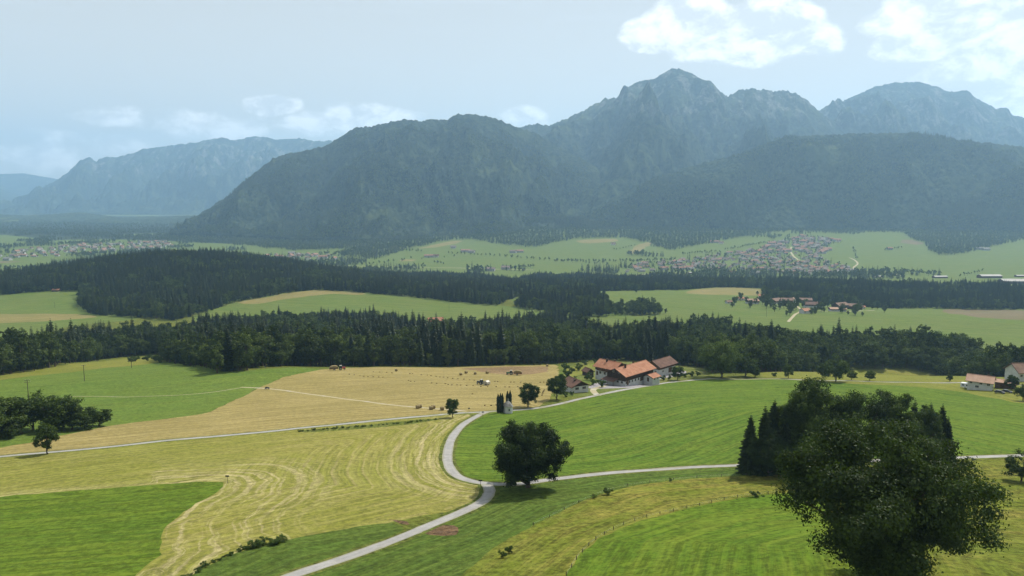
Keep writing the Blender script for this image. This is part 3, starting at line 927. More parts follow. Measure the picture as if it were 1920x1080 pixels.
MTN['front'] = mountain('mountain', 'massive forested mountain in the centre with a rounded top', MM['wood'],
                        [(318, 452, 4700), (345, 432, 4800), (390, 402, 4900), (430, 368, 5000), (470, 331, 5050), (510, 298, 5100), (540, 288, 5100), (575, 282, 5150), (610, 274, 5200), (640, 256, 5200), (665, 240, 5200), (700, 236, 5250), (755, 224, 5250), (785, 227, 5250), (812, 223, 5300), (838, 226, 5300), (855, 215, 5300), (880, 214, 5300), (910, 217, 5300), (940, 226, 5300), (965, 238, 5350), (1000, 247, 5400), (1060, 280, 5400), (1130, 320, 5300), (1220, 370, 5200), (1330, 425, 5000)],
                        [500, 1100, 1600, 1750, 1750, 1700, 1500, 1200], 900, -205, 640, 210, 3.3, 6, .5, 110, 0.95)
MTN['foot'] = mountain('foothill', 'broad forested foothill ridge above the village', MM['hill'],
                       [(980, 455, 4300), (1050, 425, 4350), (1120, 385, 4400), (1200, 345, 4450), (1290, 313, 4500), (1380, 290, 4500), (1440, 268, 4550), (1500, 255, 4600), (1560, 252, 4600), (1640, 249, 4600), (1720, 250, 4600), (1800, 262, 4600), (1920, 275, 4600), (2100, 270, 4600), (2400, 330, 4600), (2700, 420, 4600)],
                       [250, 480, 640, 700, 720, 720, 700, 700], 1200, -168, 620, 200, 6.6, 6.5, .6, 80, 0.95)
MTN['foot2'] = mountain('foothill', 'near forested slope at the right edge below the summit ridge', MM['hill'],
                        [(1690, 440, 4050), (1740, 415, 4050), (1780, 385, 4050), (1830, 352, 4050), (1880, 326, 4050), (1920, 305, 4050), (2000, 280, 4050), (2200, 250, 4050), (2500, 300, 4050), (2800, 400, 4050)],
                        [150, 360, 450, 560, 600], 900, -172, 300, 130, 9.2, 7, .45, 50, 0.95)
MTN['left'] = mountain('foothill', 'low wooded ridge across the left of the valley', MM['hill'],
                       [(-700, 380, 8200), (-300, 385, 8000), (0, 402, 7800), (60, 404, 7600), (150, 398, 7600), (230, 408, 7400), (330, 405, 7200), (420, 402, 7000), (600, 430, 6800)], 1100, 500, -232, 320, 60, 7.7, 6, .3, 30, 1.0)

# ------------------------------------------------------------------ air: one even haze over the whole country
def build_haze():
    b = MB()
    b.box(-22000, 22000, -1200, 19000, -276, 1560)
    m, t, out = new_mat('valley_haze')
    v = t.node('ShaderNodeVolumePrincipled')
    v.inputs['Color'].default_value = (0.43, 0.70, 1.0, 1)
    v.inputs['Density'].default_value = 0.000074
    v.inputs['Anisotropy'].default_value = 0.3
    t.link(v.outputs[0], out.inputs['Volume'])
    o = b.build('haze', m)
    tag(o, 'pale blue summer haze filling the valley', 'haze', None, 'stuff')


build_haze()
# ------------------------------------------------------------------ foliage
def leaf_mat(name, c_dark, c_light, trans=0.25, tcol=(0.10, 0.17, 0.02), rand=0.35):
    m, t, out = new_mat(name)
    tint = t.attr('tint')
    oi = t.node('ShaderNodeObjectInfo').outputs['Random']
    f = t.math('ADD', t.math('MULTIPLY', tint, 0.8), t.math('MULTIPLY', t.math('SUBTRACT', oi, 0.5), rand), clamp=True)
    c = t.mix(f, (*c_dark, 1), (*c_light, 1))  # random clump tones, spread wide to put lit and shaded leaves into the colour
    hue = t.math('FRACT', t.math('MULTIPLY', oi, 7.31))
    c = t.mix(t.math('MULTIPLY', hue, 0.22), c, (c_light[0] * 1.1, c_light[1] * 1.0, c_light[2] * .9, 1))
    d = t.node('ShaderNodeBsdfDiffuse')
    t.put(d.inputs['Color'], c)
    tr = t.node('ShaderNodeBsdfTranslucent')
    t.put(tr.inputs['Color'], t.mix(0.6, c, (*tcol, 1)))
    mx = t.node('ShaderNodeMixShader')
    mx.inputs[0].default_value = trans
    t.link(d.outputs[0], mx.inputs[1])
    t.link(tr.outputs[0], mx.inputs[2])
    gl = t.node('ShaderNodeBsdfGlossy')
    gl.inputs['Roughness'].default_value = 0.45
    gl.inputs['Color'].default_value = (0.9, 0.95, 0.9, 1)
    m2 = t.node('ShaderNodeMixShader')
    m2.inputs[0].default_value = 0.01
    t.link(mx.outputs[0], m2.inputs[1])
    t.link(gl.outputs[0], m2.inputs[2])
    t.link(m2.outputs[0], out.inputs['Surface'])
    return m


def bark_mat(name, c):
    m, t, out = new_mat(name)
    tc = t.node('ShaderNodeTexCoord').outputs['Object']
    x, y, z = t.sep(tc)
    n = t.noise(t.combine(t.math('MULTIPLY', x, 6), t.math('MULTIPLY', y, 6), t.math('MULTIPLY', z, 1.2)), 1.5, 5, .7)
    c2 = t.mix(n, (c[0] * .5, c[1] * .5, c[2] * .5, 1), (c[0] * 1.4, c[1] * 1.4, c[2] * 1.4, 1))
    principled(t, out, c2, .95, .1, n, .05, .8)
    return m


L = {
    'oak': leaf_mat('oak_leaves', (0.004, 0.010, 0.003), (0.042, 0.070, 0.011), .22),
    'lime': leaf_mat('lime_leaves', (0.010, 0.022, 0.005), (0.088, 0.130, 0.023), .26),
    'forest': leaf_mat('forest_leaves', (0.007, 0.016, 0.004), (0.108, 0.146, 0.029), .26, rand=.85),
    'spruce': leaf_mat('spruce_needles', (0.005, 0.010, 0.004), (0.032, 0.048, 0.014), .08, rand=.7),
    'thuja': leaf_mat('thuja_needles', (0.010, 0.022, 0.009), (0.026, 0.046, 0.016), .05),
    'willow': leaf_mat('silver_willow_leaves', (0.10, 0.13, 0.085), (0.24, 0.28, 0.20), .2, (0.2, 0.25, 0.12)),
    'bush': leaf_mat('bush_leaves', (0.028, 0.055, 0.011), (0.085, 0.125, 0.025), .2, rand=.5),
}
L['sunny'] = leaf_mat('pale_green_leaves', (0.028, 0.052, 0.010), (0.150, 0.200, 0.038), .28)  # lighter green leaf colour of the very broad round tree
BARK = bark_mat('bark', (0.085, 0.065, 0.048))
BARKS = bark_mat('spruce_bark', (0.075, 0.055, 0.042))


def leaf_quads(C, N, size, rg, tint, aspect=0.7):
    """one bent leaf-spray per point: centre C, facing N"""
    n = len(C)
    N = N / (np.linalg.norm(N, axis=1, keepdims=True) + 1e-9)
    r = rg.normal(0, 1, (n, 3))
    a = np.cross(N, r)
    a /= np.linalg.norm(a, axis=1, keepdims=True) + 1e-9
    b = np.cross(N, a)
    s = (size * rg.uniform(.6, 1.3, n))[:, None]
    droop = -N * s * 0.18
    V = np.stack([C - a * s + droop, C - b * s * aspect, C + a * s + droop, C + b * s * aspect], 1).reshape(-1, 3)
    q = np.arange(n * 4).reshape(n, 4)
    return V, q, np.repeat(tint, 4)


def crown_points(rg, h, w, bole, nclump, nleaf, skew=0.0, flat=0.0, cl=0.20, sub=5, low=0.0):
    """leaf positions: a lumpy ellipsoid of lobes, each lobe carrying small clumps, leaves thickest on the outside of a clump"""
    ch = h - bole
    cz = bole + ch * (0.50 - flat)
    cs, rs, ls = [], [], []
    nl = max(4, nclump // sub)
    while len(cs) < nclump:
        d = rg.normal(0, 1, 3)
        d /= np.linalg.norm(d)
        if d[2] < -0.6 and rg.random() < .75 - low:
            continue
        lump = 0.86 + (0.14 if nclump < 500 else .22) * math.sin(3 * math.atan2(d[1], d[0]) + skew * 5) * math.cos(2.2 * d[2] + skew) + rg.uniform(-.20, .12)
        r = lump * (rg.uniform(.35, 1.0) ** 0.5)
        wz = 1.0 - (0.22 if low < .7 else .02) * max(0, -d[2])
        c = np.array([d[0] * w / 2 * r * wz * .90, d[1] * w / 2 * r * wz * .90, cz + d[2] * ch / 2 * r * .84])
        lr = w * cl * rg.uniform(.6, 1.15)
        lt = rg.uniform(.0, .85)
        for k in range(sub):
            e = rg.normal(0, 1, 3)
            e /= np.linalg.norm(e)
            cs.append(c + e * lr * rg.uniform(.45, .95) * np.array([1, 1, .75]))
            rs.append(lr * rg.uniform(.42, .72))
            ls.append(np.clip(lt + rg.normal(0, .14), 0, 1))
    cs, rs, ls = np.array(cs), np.array(rs), np.array(ls)
    k = rg.choice(len(cs), nleaf, p=rs ** 2 / (rs ** 2).sum())
    d = rg.normal(0, 1, (nleaf, 3))
    d /= np.linalg.norm(d, axis=1, keepdims=True)
    rad = rs[k] * (rg.random(nleaf) ** .4) * rg.choice([1.0, 1.0, 1.0, 1.35], nleaf)
    P = cs[k] + d * rad[:, None] * np.array([1, 1, .8])
    P[:, 2] = np.maximum(P[:, 2], .15)
    tint = np.clip(ls[k] + rg.normal(0, .16, nleaf), 0, 1)
    nrm = d + rg.normal(0, .38, d.shape) + np.array([0, 0, .35])
    return P, nrm, tint, cs, rs


def broadleaf(seed, h, w, bole, nclump, nleaf, leaf, mat, limbs=7, tr=None, skew=0.0, flat=0.0, cl=.2, sub=5, low=0.0):
    rg = np.random.default_rng(seed)
    P, Nn, tint, cs, rs = crown_points(rg, h, w, bole, nclump, nleaf, skew, flat, cl, sub, low)
    V, q, tt = leaf_quads(P, Nn, leaf, rg, tint)
    crown = mesh_np('crown', V, quads=q, mats=[mat], attrs={'tint': tt})
    tr = tr or h * 0.022
    b = MB()
    top = np.array([rg.normal(0, w * .02), rg.normal(0, w * .02), bole + (h - bole) * .62])
    mid = np.array([rg.normal(0, w * .012), rg.normal(0, w * .012), bole])
    b.tube([(0, 0, -0.4), (0, 0, .25), tuple(mid * .5), tuple(mid), tuple((mid + top) / 2), tuple(top)], [tr * 1.7, tr * 1.25, tr, tr * .85, tr * .5, tr * .15], 8)
    order = np.argsort(-rs)[:limbs * 2]
    for j in order[:limbs]:
        e = cs[j]
        s0 = mid + (top - mid) * rg.uniform(-.05, .45)
        m_ = (s0 + e) / 2 + np.array([0, 0, -.06 * h * rg.random()])
        b.tube([tuple(s0), tuple(m_), tuple(e)], [tr * .45, tr * .28, tr * .08], 5)
    trunk = b.mesh('trunk', [BARK], True)
    return trunk, crown


def spruce(seed, h, w, whorls, per, mat, bole=.06):
    rg = np.random.default_rng(seed)
    Vs, Q, Tn = [], [], []
    nv = 0
    for i in range(whorls):
        f = i / (whorls - 1)
        z = h * (bole + (1 - bole) * (f ** .92)) * .985
        r = w / 2 * ((1 - f) ** .72 + .015) * rg.uniform(.80, 1.14)
        n = max(4, int(per * (1 - .45 * f)))
        a0 = rg.uniform(0, 6.28)
        for k in range(n):
            a = a0 + 6.283 * k / n + rg.normal(0, .16)
            rr = r * rg.uniform(.70, 1.16)
            d = np.array([math.cos(a), math.sin(a), 0])
            s = np.array([-math.sin(a), math.cos(a), 0])
            dz = -rr * (0.42 - .25 * f) * rg.uniform(.7, 1.3)
            p0 = np.array([0, 0, z + rr * .12])
            p1 = d * rr * .55 + np.array([0, 0, z + dz * .55])
            p2 = d * rr + np.array([0, 0, z + dz * .85])
            hw = max(.16, rr * 3.2 / n * rg.uniform(.8, 1.3)) 
            drop = np.array([0, 0, -hw * .75])
            ring = [p0 - s * hw * .25 + drop * .3, p0, p0 + s * hw * .25 + drop * .3,
                    p1 - s * hw + drop, p1, p1 + s * hw + drop,
                    p2 - s * hw * .3 + drop * .5, p2, p2 + s * hw * .3 + drop * .5]
            Vs += ring
            for (a_, b_) in ((0, 1), (1, 2)):
                for row in (0, 3):
                    Q.append([nv + row + a_, nv + row + b_, nv + row + 3 + b_, nv + row + 3 + a_])
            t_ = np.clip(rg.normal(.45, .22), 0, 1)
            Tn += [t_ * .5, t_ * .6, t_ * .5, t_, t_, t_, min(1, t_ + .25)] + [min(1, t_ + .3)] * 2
            nv += 9
    # leader shoot
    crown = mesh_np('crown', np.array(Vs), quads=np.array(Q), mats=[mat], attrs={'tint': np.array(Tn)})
    b = MB()
    b.tube([(0, 0, -.4), (0, 0, h * .1), (0, 0, h * .6), (0, 0, h * .93)], [h * .016, h * .011, h * .005, .02], 6)
    return b.mesh('trunk', [BARKS], True), crown


def joined(name, trunk, crown):
    """trunk and crown as one mesh, for far trees that are drawn as a mass"""
    nv = len(trunk.vertices)
    V = np.empty((nv + len(crown.vertices), 3), np.float32)
    a = np.empty(nv * 3, np.float32)
    trunk.vertices.foreach_get('co', a)
    V[:nv] = a.reshape(-1, 3)
    a = np.empty(len(crown.vertices) * 3, np.float32)
    crown.vertices.foreach_get('co', a)
    V[nv:] = a.reshape(-1, 3)
    fs = [list(p.vertices) for p in trunk.polygons]
    q = np.empty(len(crown.polygons) * 4, np.int32)
    crown.loops.foreach_get('vertex_index', q)
    quads = [f for f in fs if len(f) == 4]
    qa = np.vstack([np.array(quads, np.int32), q.reshape(-1, 4) + nv])
    tint = np.zeros(len(V), np.float32)
    b = np.empty(len(crown.vertices), np.float32)
    crown.attributes['tint'].data.foreach_get('value', b)
    tint[nv:] = b
    mi = np.concatenate([np.zeros(len(quads), np.int32), np.ones(len(crown.polygons), np.int32)])
    return mesh_np(name, V, quads=qa, mats=[trunk.materials[0], crown.materials[0]], qmat=mi, attrs={'tint': tint})


# species for the woods (metres)
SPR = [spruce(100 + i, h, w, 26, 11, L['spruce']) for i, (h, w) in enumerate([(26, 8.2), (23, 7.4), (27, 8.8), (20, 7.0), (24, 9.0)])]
BRD = [broadleaf(200 + i, h, w, bole, 120, 2900, .48, L['forest'], 4, skew=i, cl=.16, low=.5) for i, (h, w, bole) in enumerate(
    [(22, 13, 1.5), (20, 14, 1.2), (24, 13, 2), (17, 11, 1), (21, 16, 1.5), (14, 10, .8)])]
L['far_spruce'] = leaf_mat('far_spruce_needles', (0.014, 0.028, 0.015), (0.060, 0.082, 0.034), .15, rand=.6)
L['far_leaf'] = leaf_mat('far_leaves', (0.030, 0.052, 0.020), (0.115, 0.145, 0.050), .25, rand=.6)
SPR_FAR = [spruce(300 + i, h, w, 9, 6, L['far_spruce']) for i, (h, w) in enumerate([(27, 8.0), (24, 7.0), (29, 8.4)])]
BRD_FAR = [broadleaf(400 + i, h, w, 1.0, 20, 150, 1.6, L['far_leaf'], 2, skew=i, sub=4) for i, (h, w) in enumerate([(21, 15), (18, 14), (23, 15)])]


def lib(name, items):
    c = bpy.data.collections.new(name)
    for i, me in enumerate(items):
        o = bpy.data.objects.new('%s_%02d' % (name, i), me)
        c.objects.link(o)
    return c


LIB = lib('wood_kinds', [joined('tree', *p) for p in SPR] + [joined('tree', *p) for p in BRD])
NS, NB = len(SPR), len(BRD)
LIBF = lib('far_wood_kinds', [joined('tree', *p) for p in SPR_FAR] + [joined('tree', *p) for p in BRD_FAR])


def scatter_mass(name, label, cat, pts, idx, scl, rot, library):
    """a wood too dense to count, as one object: an instance of one of the kinds at every point"""
    n = len(pts)
    me = bpy.data.meshes.new(name)
    me.vertices.add(n)
    me.vertices.foreach_set('co', np.asarray(pts, np.float32).ravel())
    for k, a, ty in (('idx', idx, 'INT'), ('scl', scl, 'FLOAT'), ('rot', rot, 'FLOAT')):
        at = me.attributes.new(k, ty, 'POINT')
        at.data.foreach_set('value', np.asarray(a, np.int32 if ty == 'INT' else np.float32))
    me.update()
    o = link(name, me)
    tag(o, label, cat, None, 'stuff')
    ng = bpy.data.node_groups.new(name, 'GeometryNodeTree')
    ng.interface.new_socket('Geometry', in_out='INPUT', socket_type='NodeSocketGeometry')
    ng.interface.new_socket('Geometry', in_out='OUTPUT', socket_type='NodeSocketGeometry')
    N, K = ng.nodes, ng.links
    gi, go = N.new('NodeGroupInput'), N.new('NodeGroupOutput')
    ip = N.new('GeometryNodeInstanceOnPoints')
    ci = N.new('GeometryNodeCollectionInfo')
    ci.inputs['Collection'].default_value = library
    ci.inputs['Separate Children'].default_value = True
    ci.inputs['Reset Children'].default_value = True
    def at(nm, ty):
        nd = N.new('GeometryNodeInputNamedAttribute')
        nd.data_type = ty
        nd.inputs['Name'].default_value = nm
        return nd.outputs['Attribute']
    K.new(gi.outputs[0], ip.inputs['Points'])
    K.new(ci.outputs[0], ip.inputs['Instance'])
    ip.inputs['Pick Instance'].default_value = True
    K.new(at('idx', 'INT'), ip.inputs['Instance Index'])
    cx = N.new('ShaderNodeCombineXYZ')
    K.new(at('rot', 'FLOAT'), cx.inputs[2])
    K.new(cx.outputs[0], ip.inputs['Rotation'])
    c2 = N.new('ShaderNodeCombineXYZ')
    s_ = at('scl', 'FLOAT')
    for i in range(3):
        K.new(s_, c2.inputs[i])
    K.new(c2.outputs[0], ip.inputs['Scale'])
    K.new(ip.outputs[0], go.inputs[0])
    md = o.modifiers.new('trees', 'NODES')
    md.node_group = ng
    return o


def tree_obj(name, pair, loc, scale, rz, label, cat='tree', group=None, zs=1.0):
    e = empty(name, loc, rz, label, cat, group)
    e.scale = (scale, scale, scale * zs)
    link('trunk', pair[0], e)
    link('crown', pair[1], e)
    return e


def jitter_grid(poly, step, seed):
    poly = np.asarray(poly)
    lo, hi = poly.min(0), poly.max(0)
    rg = np.random.default_rng(seed)
    xs, ys = np.meshgrid(np.arange(lo[0], hi[0], step), np.arange(lo[1], hi[1], step * .87))
    xs = xs + (np.arange(xs.shape[0]) % 2)[:, None] * step / 2
    x, y = xs.ravel() + rg.normal(0, step * .24, xs.size), ys.ravel() + rg.normal(0, step * .24, xs.size)
    k = pip(poly, x, y)
    return x[k], y[k]


def clear_of(x, y, polys, roads_=(), margin=3.0):
    ok = np.ones(len(x), bool)
    for p in polys:
        ok &= ~pip(p, x, y)
    for ln, wd in roads_:
        ok &= dist_line(ln, x, y) > wd / 2 + margin
    return ok


# ------------------------------------------------------------------ the woods
def band(near, far, h):
    a = [tuple(G(px_, py_))[:2] for px_, py_ in near]
    b = [tuple(G(px_, py_, h))[:2] for px_, py_ in far]
    return np.array(a + b[::-1])


# front wood: its foot as seen in the picture, and the row of its farthest tree tops
FRONT_NEAR = [(-330, 790), (-150, 733), (0, 704), (100, 690), (200, 673), (302, 664), (312, 680), (385, 690), (408, 701), (440, 698), (560, 687), (640, 688), (800, 688), (1000, 684), (1045, 682),
              (1120, 674), (1200, 679), (1270, 686), (1325, 700), (1432, 698), (1550, 693.5), (1640, 691.5), (1750, 697.5), (1870, 706.5), (1960, 709), (2120, 717), (2300, 725)]
FRONT_TOPS = [(-330, 660), (-150, 640), (0, 622), (100, 611), (200, 602), (300, 597), (360, 592), (430, 580), (540, 568), (640, 570), (740, 575), (790, 591), (900, 585), (960, 581), (1030, 570), (1090, 575), (1140, 602), (1250, 595),
              (1320, 585), (1400, 600), (1500, 608), (1600, 615), (1700, 624), (1800, 635), (1920, 643), (2120, 655), (2300, 665)]
fa = [tuple(G(a, b))[:2] for a, b in FRONT_NEAR]
fb = []
for (a, b) in FRONT_TOPS:
    g = G(a, b, 24.0)
    lim = 520 if a < 60 else (G(a, float(np.interp(a, [p[0] for p in FRONT_NEAR], [p[1] for p in FRONT_NEAR]))).y + 75)
    y = max(g.y, lim)
    fb.append((g.x / g.y * y, y))
front_poly = np.array(fa + fb[::-1])
hill_near = [(-400, 562), (0, 554), (90, 547), (152, 546), (147, 571), (165, 590), (270, 597), (330, 602), (367, 591), (432, 569), (520, 553), (590, 543), (660, 547), (760, 556), (880, 568), (935, 574), (948, 566), (1010, 546), (1150, 546), (1280, 544), (1345, 539), (1430, 541), (1432, 561), (1500, 565), (1640, 577), (1750, 578), (1850, 581), (1920, 580), (2100, 587), (2400, 592)]
hill_poly = np.array([tuple(G(a, b))[:2] for a, b in hill_near])
def _farline():
    out = []
    for a, yy in [(2400, 1500), (1920, 1480), (1750, 1560), (1600, 1640), (1450, 1760), (1330, 1800), (1100, 1960), (1000, 1950), (960, 1700), (900, 1980), (800, 2020), (700, 1950), (560, 1900), (300, 1900), (150, 1700), (0, 1480), (-400, 1480)]:
        out.append(((a - CX) / F * yy / 0.985, yy))
    return out
hill_poly = np.vstack([hill_poly, np.array(_farline())])
clump_poly = gpoly([(962, 576), (1000, 558), (1060, 552), (1120, 556), (1140, 565), (1146, 580), (1150, 592), (1100, 596), (1040, 590), (1000, 582)])
belt_poly = gpoly([(1146, 583), (1175, 580), (1200, 575), (1235, 580), (1252, 588), (1230, 592), (1180, 591), (1150, 592)])

def make_wood(poly, step, seed, bias, avoid=()):
    x, y = jitter_grid(poly, step, seed)
    if len(avoid):
        k = clear_of(x, y, avoid)
        x, y = x[k], y[k]
    n = len(x)
    rg = np.random.default_rng(seed + 1)
    z = H(x, y)
    mixn = fbm(x / 85 + seed, y / 85, 3) + rg.normal(0, .22, n)
    edge = dist_line(np.vstack([poly, poly[:1]]), x, y)
    con = (mixn + np.clip((edge - 9) / 22, -.75, .25) + bias - np.where((x > 120) & (y < 800), .28, 0)) > 0
    idx = np.where(con, rg.integers(0, NS, n), NS + rg.integers(0, NB, n))
    big = 0.92 + 0.13 * fbm(x / 60, y / 60 + seed, 2)
    scl = np.clip(big * rg.uniform(.68, 1.18, n), .5, 1.35) * np.where(con, 1.0, .92)
    scl = np.where((edge < 5) & ~con, scl * rg.uniform(.6, 1, n), scl) * np.where(y < 800, 1.2, 1.0)
    return dict(x=x, y=y, z=z - .3, idx=idx, scl=scl, rot=rg.uniform(0, 6.28, n), con=con)


woods = []
lake_avoid = [f['poly'] for f in fields if f['cat'] in ('yard', 'garden')]
woods.append(('front', make_wood(front_poly, 6.6, 21, -.50, lake_avoid)))
woods.append(('hill', make_wood(hill_poly, 7.6, 31, -.10)))
woods.append(('clump', make_wood(clump_poly, 8.5, 41, -.35)))
woods.append(('belt', make_wood(belt_poly, 8.5, 51, -.8)))
# which trees show largest: the nearest 290 of each kind stand as trees of their own
allw = {k: np.concatenate([w[k] for _, w in woods]) for k in ('x', 'y', 'z', 'idx', 'scl', 'rot', 'con')}
src = np.concatenate([[i] * len(w['x']) for i, (_, w) in enumerate(woods)])
px_, py_ = to_px(allw['x'], allw['y'], allw['z'] + 14)
inview = (px_ > -25) & (px_ < 1945)
dist = np.hypot(allw['x'], allw['y'])
# distance behind the front edge of the front wood matters more than plain distance: the edge rows hide the rest
edge_d = dist_line(np.array(fa), allw['x'], allw['y'])
rank = np.where(src == 0, dist * .4 + edge_d * 7.0, 1e5 + dist)
own = np.zeros(len(rank), bool)
for kind in (True, False):
    k = np.nonzero(inview & (allw['con'] == kind))[0]
    k = k[np.argsort(rank[k])][:285]
    own[k] = True
NAMES = {0: 'front_forest', 1: 'hill_forest', 2: 'mid_forest', 3: 'mid_forest'}
STUFF = [('forest', 'dense dark mixed forest band behind the hay field and farm', [0]), ('forest', 'wooded hill and dark forest band before the far valley', [1]),
         ('forest', 'leafy copse and tree belt between the light green middle fields', [2, 3])]
for nm, lab, ids in STUFF:
    k = np.nonzero(np.isin(src, ids) & ~own)[0]
    scatter_mass(nm, lab, 'forest', np.stack([allw['x'][k], allw['y'][k], allw['z'][k]], 1), allw['idx'][k], allw['scl'][k], allw['rot'][k], LIB)


def zone(px):
    for lim, s in ((110, 'at the far left frame edge'), (230, 'above the tan strip on the left'), (330, 'by the bushes on the tan strip'), (450, 'at the shaded corner of the green hillside'), (560, 'above the green hillside field'), (640, 'by the parked reddish tractor'),
                   (760, 'behind the left part of the hay field'), (860, 'behind the upper row of round bales'), (960, 'behind the brown strip of the hay field'), (1060, 'at the right corner of the hay field'), (1150, 'behind the farm orchard'), (1300, 'behind the farmhouse and barn'),
                   (1440, 'behind the very broad round tree'), (1560, 'left of the tallest roadside tree'), (1660, 'behind the little fruit trees'), (1790, 'above the pale strip left of the white house')):
        if px < lim:
            return s
    return 'behind the white house'


for i in np.nonzero(own)[0]:
    zn = zone(px_[i])
    con_ = bool(allw['con'][i])
    sz = float(allw['scl'][i]) * (1.0 if con_ else 1.06)
    size = 'tall' if sz > 1.18 else ('medium' if sz > .97 else 'low')
    if con_:
        tree_obj('spruce_tree', SPR[int(allw['idx'][i])], (allw['x'][i], allw['y'][i], allw['z'][i]), float(allw['scl'][i]), float(allw['rot'][i]),
                 '%s dark spruce on the forest edge %s' % (size, zn), 'spruce', '%s spruces %s' % (size, zn))
    else:
        tree_obj('broadleaf_tree', BRD[int(allw['idx'][i]) - NS], (allw['x'][i], allw['y'][i], allw['z'][i]), float(allw['scl'][i]), float(allw['rot'][i]),
                 '%s leafy tree on the forest edge %s' % (size, zn), 'tree', '%s leafy trees %s' % (size, zn))


# valley woods and the trees of the lower mountain slopes, all far away
def valley_wood():
    vf = [f['poly'] for f in fields if f['mat'].startswith('far') and f['cat'] != 'valley_floor']
    # (the wooded plain on the left carries trees too)
    rd = [(r['line'], r['width']) for r in roads if r['near'] > 1800]
    rg = np.random.default_rng(61)
    lo, hi, step = 1950.0, 8200.0, 15.0
    xs, ys = [], []
    y = lo
    while y < hi:
        half0, half1 = -y * .78, (y * .82 if y < 5200 else -y * .34)
        s = step * max(1.0, y / 3200) * (1.0 if y < 5200 else 1.4)
        x = np.arange(half0, half1, s)
        xs.append(x + rg.normal(0, s * .28, len(x)))
        ys.append(np.full(len(x), y) + rg.normal(0, s * .28, len(x)))
        y += s
    x, y = np.concatenate(xs), np.concatenate(ys)
    px, py = to_px(x, y, H(x, y))
    k = clear_of(x, y, vf, rd, 4.0)
    k &= ~pip(VILLAGE_PX, px, py) & ~pip(TOWN_PX, px, py) & ~pip(TOWN2_PX, px, py) & ~pip(HALLS_PX, px, py) & ~pip(hill_poly, x, y)
    # below the mountain foot the valley lies open: trees only in scattered patches and along the river
    foot = np.interp(px, [-400, 0, 200, 350, 430, 560, 640, 700, 770, 850, 1000, 1080, 1170, 1260, 1370, 1475, 1600, 1690, 1740, 1765, 1800, 1920, 2300],
                     [430, 436, 447, 452, 458, 470, 474, 488, 466, 449, 465, 448, 446, 470, 449, 434, 440, 436, 468, 482, 477, 450, 430])
    river = (py > 511) & (px > 1230) & (px < 1800) & (rg.random(len(px)) < .8)
    patch = (fbm(x / 170 + 9, y / 240 + 4, 3) > np.where(px < 700, .18, .36))
    k &= (py < foot) | river | patch
    x, y = x[k], y[k]
    n = len(x)
    con = fbm(x / 200, y / 200, 3) + rg.normal(0, .3, n) > .05
    idx = np.where(con, rg.integers(0, 3, n), 3 + rg.integers(0, 3, n))
    z = H(x, y)
    scatter_mass('forest', 'hazy valley woods between the pale meadows and the mountain foot', 'forest', np.stack([x, y, z - .3], 1), idx, rg.uniform(.7, 1.15, n), rg.uniform(0, 6.28, n), LIBF)


VILLAGE_PX = [(1165, 512), (1180, 500), (1215, 492), (1300, 485), (1350, 474), (1420, 470), (1440, 458), (1480, 450), (1500, 443), (1555, 447), (1575, 452), (1560, 462), (1535, 480), (1560, 494), (1610, 506), (1600, 516), (1500, 518), (1440, 512), (1380, 506), (1280, 508)]
TOWN_PX = [(-200, 485), (0, 480), (40, 472), (40, 468), (120, 462), (180, 458), (250, 455), (330, 453), (335, 462), (290, 468), (200, 476), (100, 482), (0, 490), (-200, 495)]
TOWN2_PX = [(470, 482), (560, 476), (640, 480), (640, 487), (560, 489), (480, 487)]
HALLS_PX = [(1690, 515), (1760, 520), (1800, 512), (1930, 505), (1990, 540), (1880, 540), (1800, 524), (1700, 528)]
valley_wood()


# trees on the mountain slopes near the valley, standing on the slope itself
def slope_wood():
    pts = []
    rg = np.random.default_rng(71)
    for key, n in (('front', 26000), ('foot', 26000), ('foot2', 9000)):
        X, Y, Z = MTN[key]
        r, c = X.shape
        i = rg.integers(2, int(r * .80), n)
        j = rg.integers(2, c - 2, n)
        fx = rg.random(n)
        x = X[i, j] * (1 - fx) + X[i, j + 1] * fx
        y = Y[i, j] * (1 - fx) + Y[i, j + 1] * fx
        z = Z[i, j] * (1 - fx) + Z[i, j + 1] * fx
        px, py = to_px(x, y, z)
        k = (px > -150) & (px < 2080) & (z > H(x, y) - 2) & (fbm(x / 330 + 7, y / 330, 4) + rg.normal(0, .12, n) < .22)
        pts.append(np.stack([x, y, z - 1.0], 1)[k])
    p = np.vstack(pts)
    n = len(p)
    con = fbm(p[:, 0] / 260, p[:, 1] / 260, 3) + rg.normal(0, .25, n) > -.05
    idx = np.where(con, rg.integers(0, 3, n), 3 + rg.integers(0, 3, n))
    scatter_mass('forest', 'blue hazy forest clothing the lower mountain slopes', 'forest', p, idx, rg.uniform(.7, 1.2, n), rg.uniform(0, 6.28, n), LIBF)


slope_wood()
# ------------------------------------------------------------------ building materials
def tile_mat(name, c0, c1, row=0.35):
    """clay tiles: courses run along the slope (local z), weathering in broad stains"""
    m, t, out = new_mat(name)
    tc = t.node('ShaderNodeTexCoord').outputs['Object']
    x, y, z = t.sep(tc)
    n = t.noise(tc, .35, 5, .65)
    f = t.noise(tc, 3.5, 3, .7)
    w = t.math('ABSOLUTE', t.math('SUBTRACT', t.math('FRACT', t.math('DIVIDE', z, row * .5)), .5))
    c = t.mix(t.ramp(n, .3, .7), (*c0, 1), (*c1, 1))
    g = t.math('MULTIPLY', t.ramp(f, .25, .75, .82, 1.12), t.ramp(w, 0.0, 0.25, .8, 1.0))
    c = t.mix(1.0, c, t.combine(g, g, g), 'MULTIPLY')
    principled(t, out, c, .85, .2, w, .03, .5)
    return m


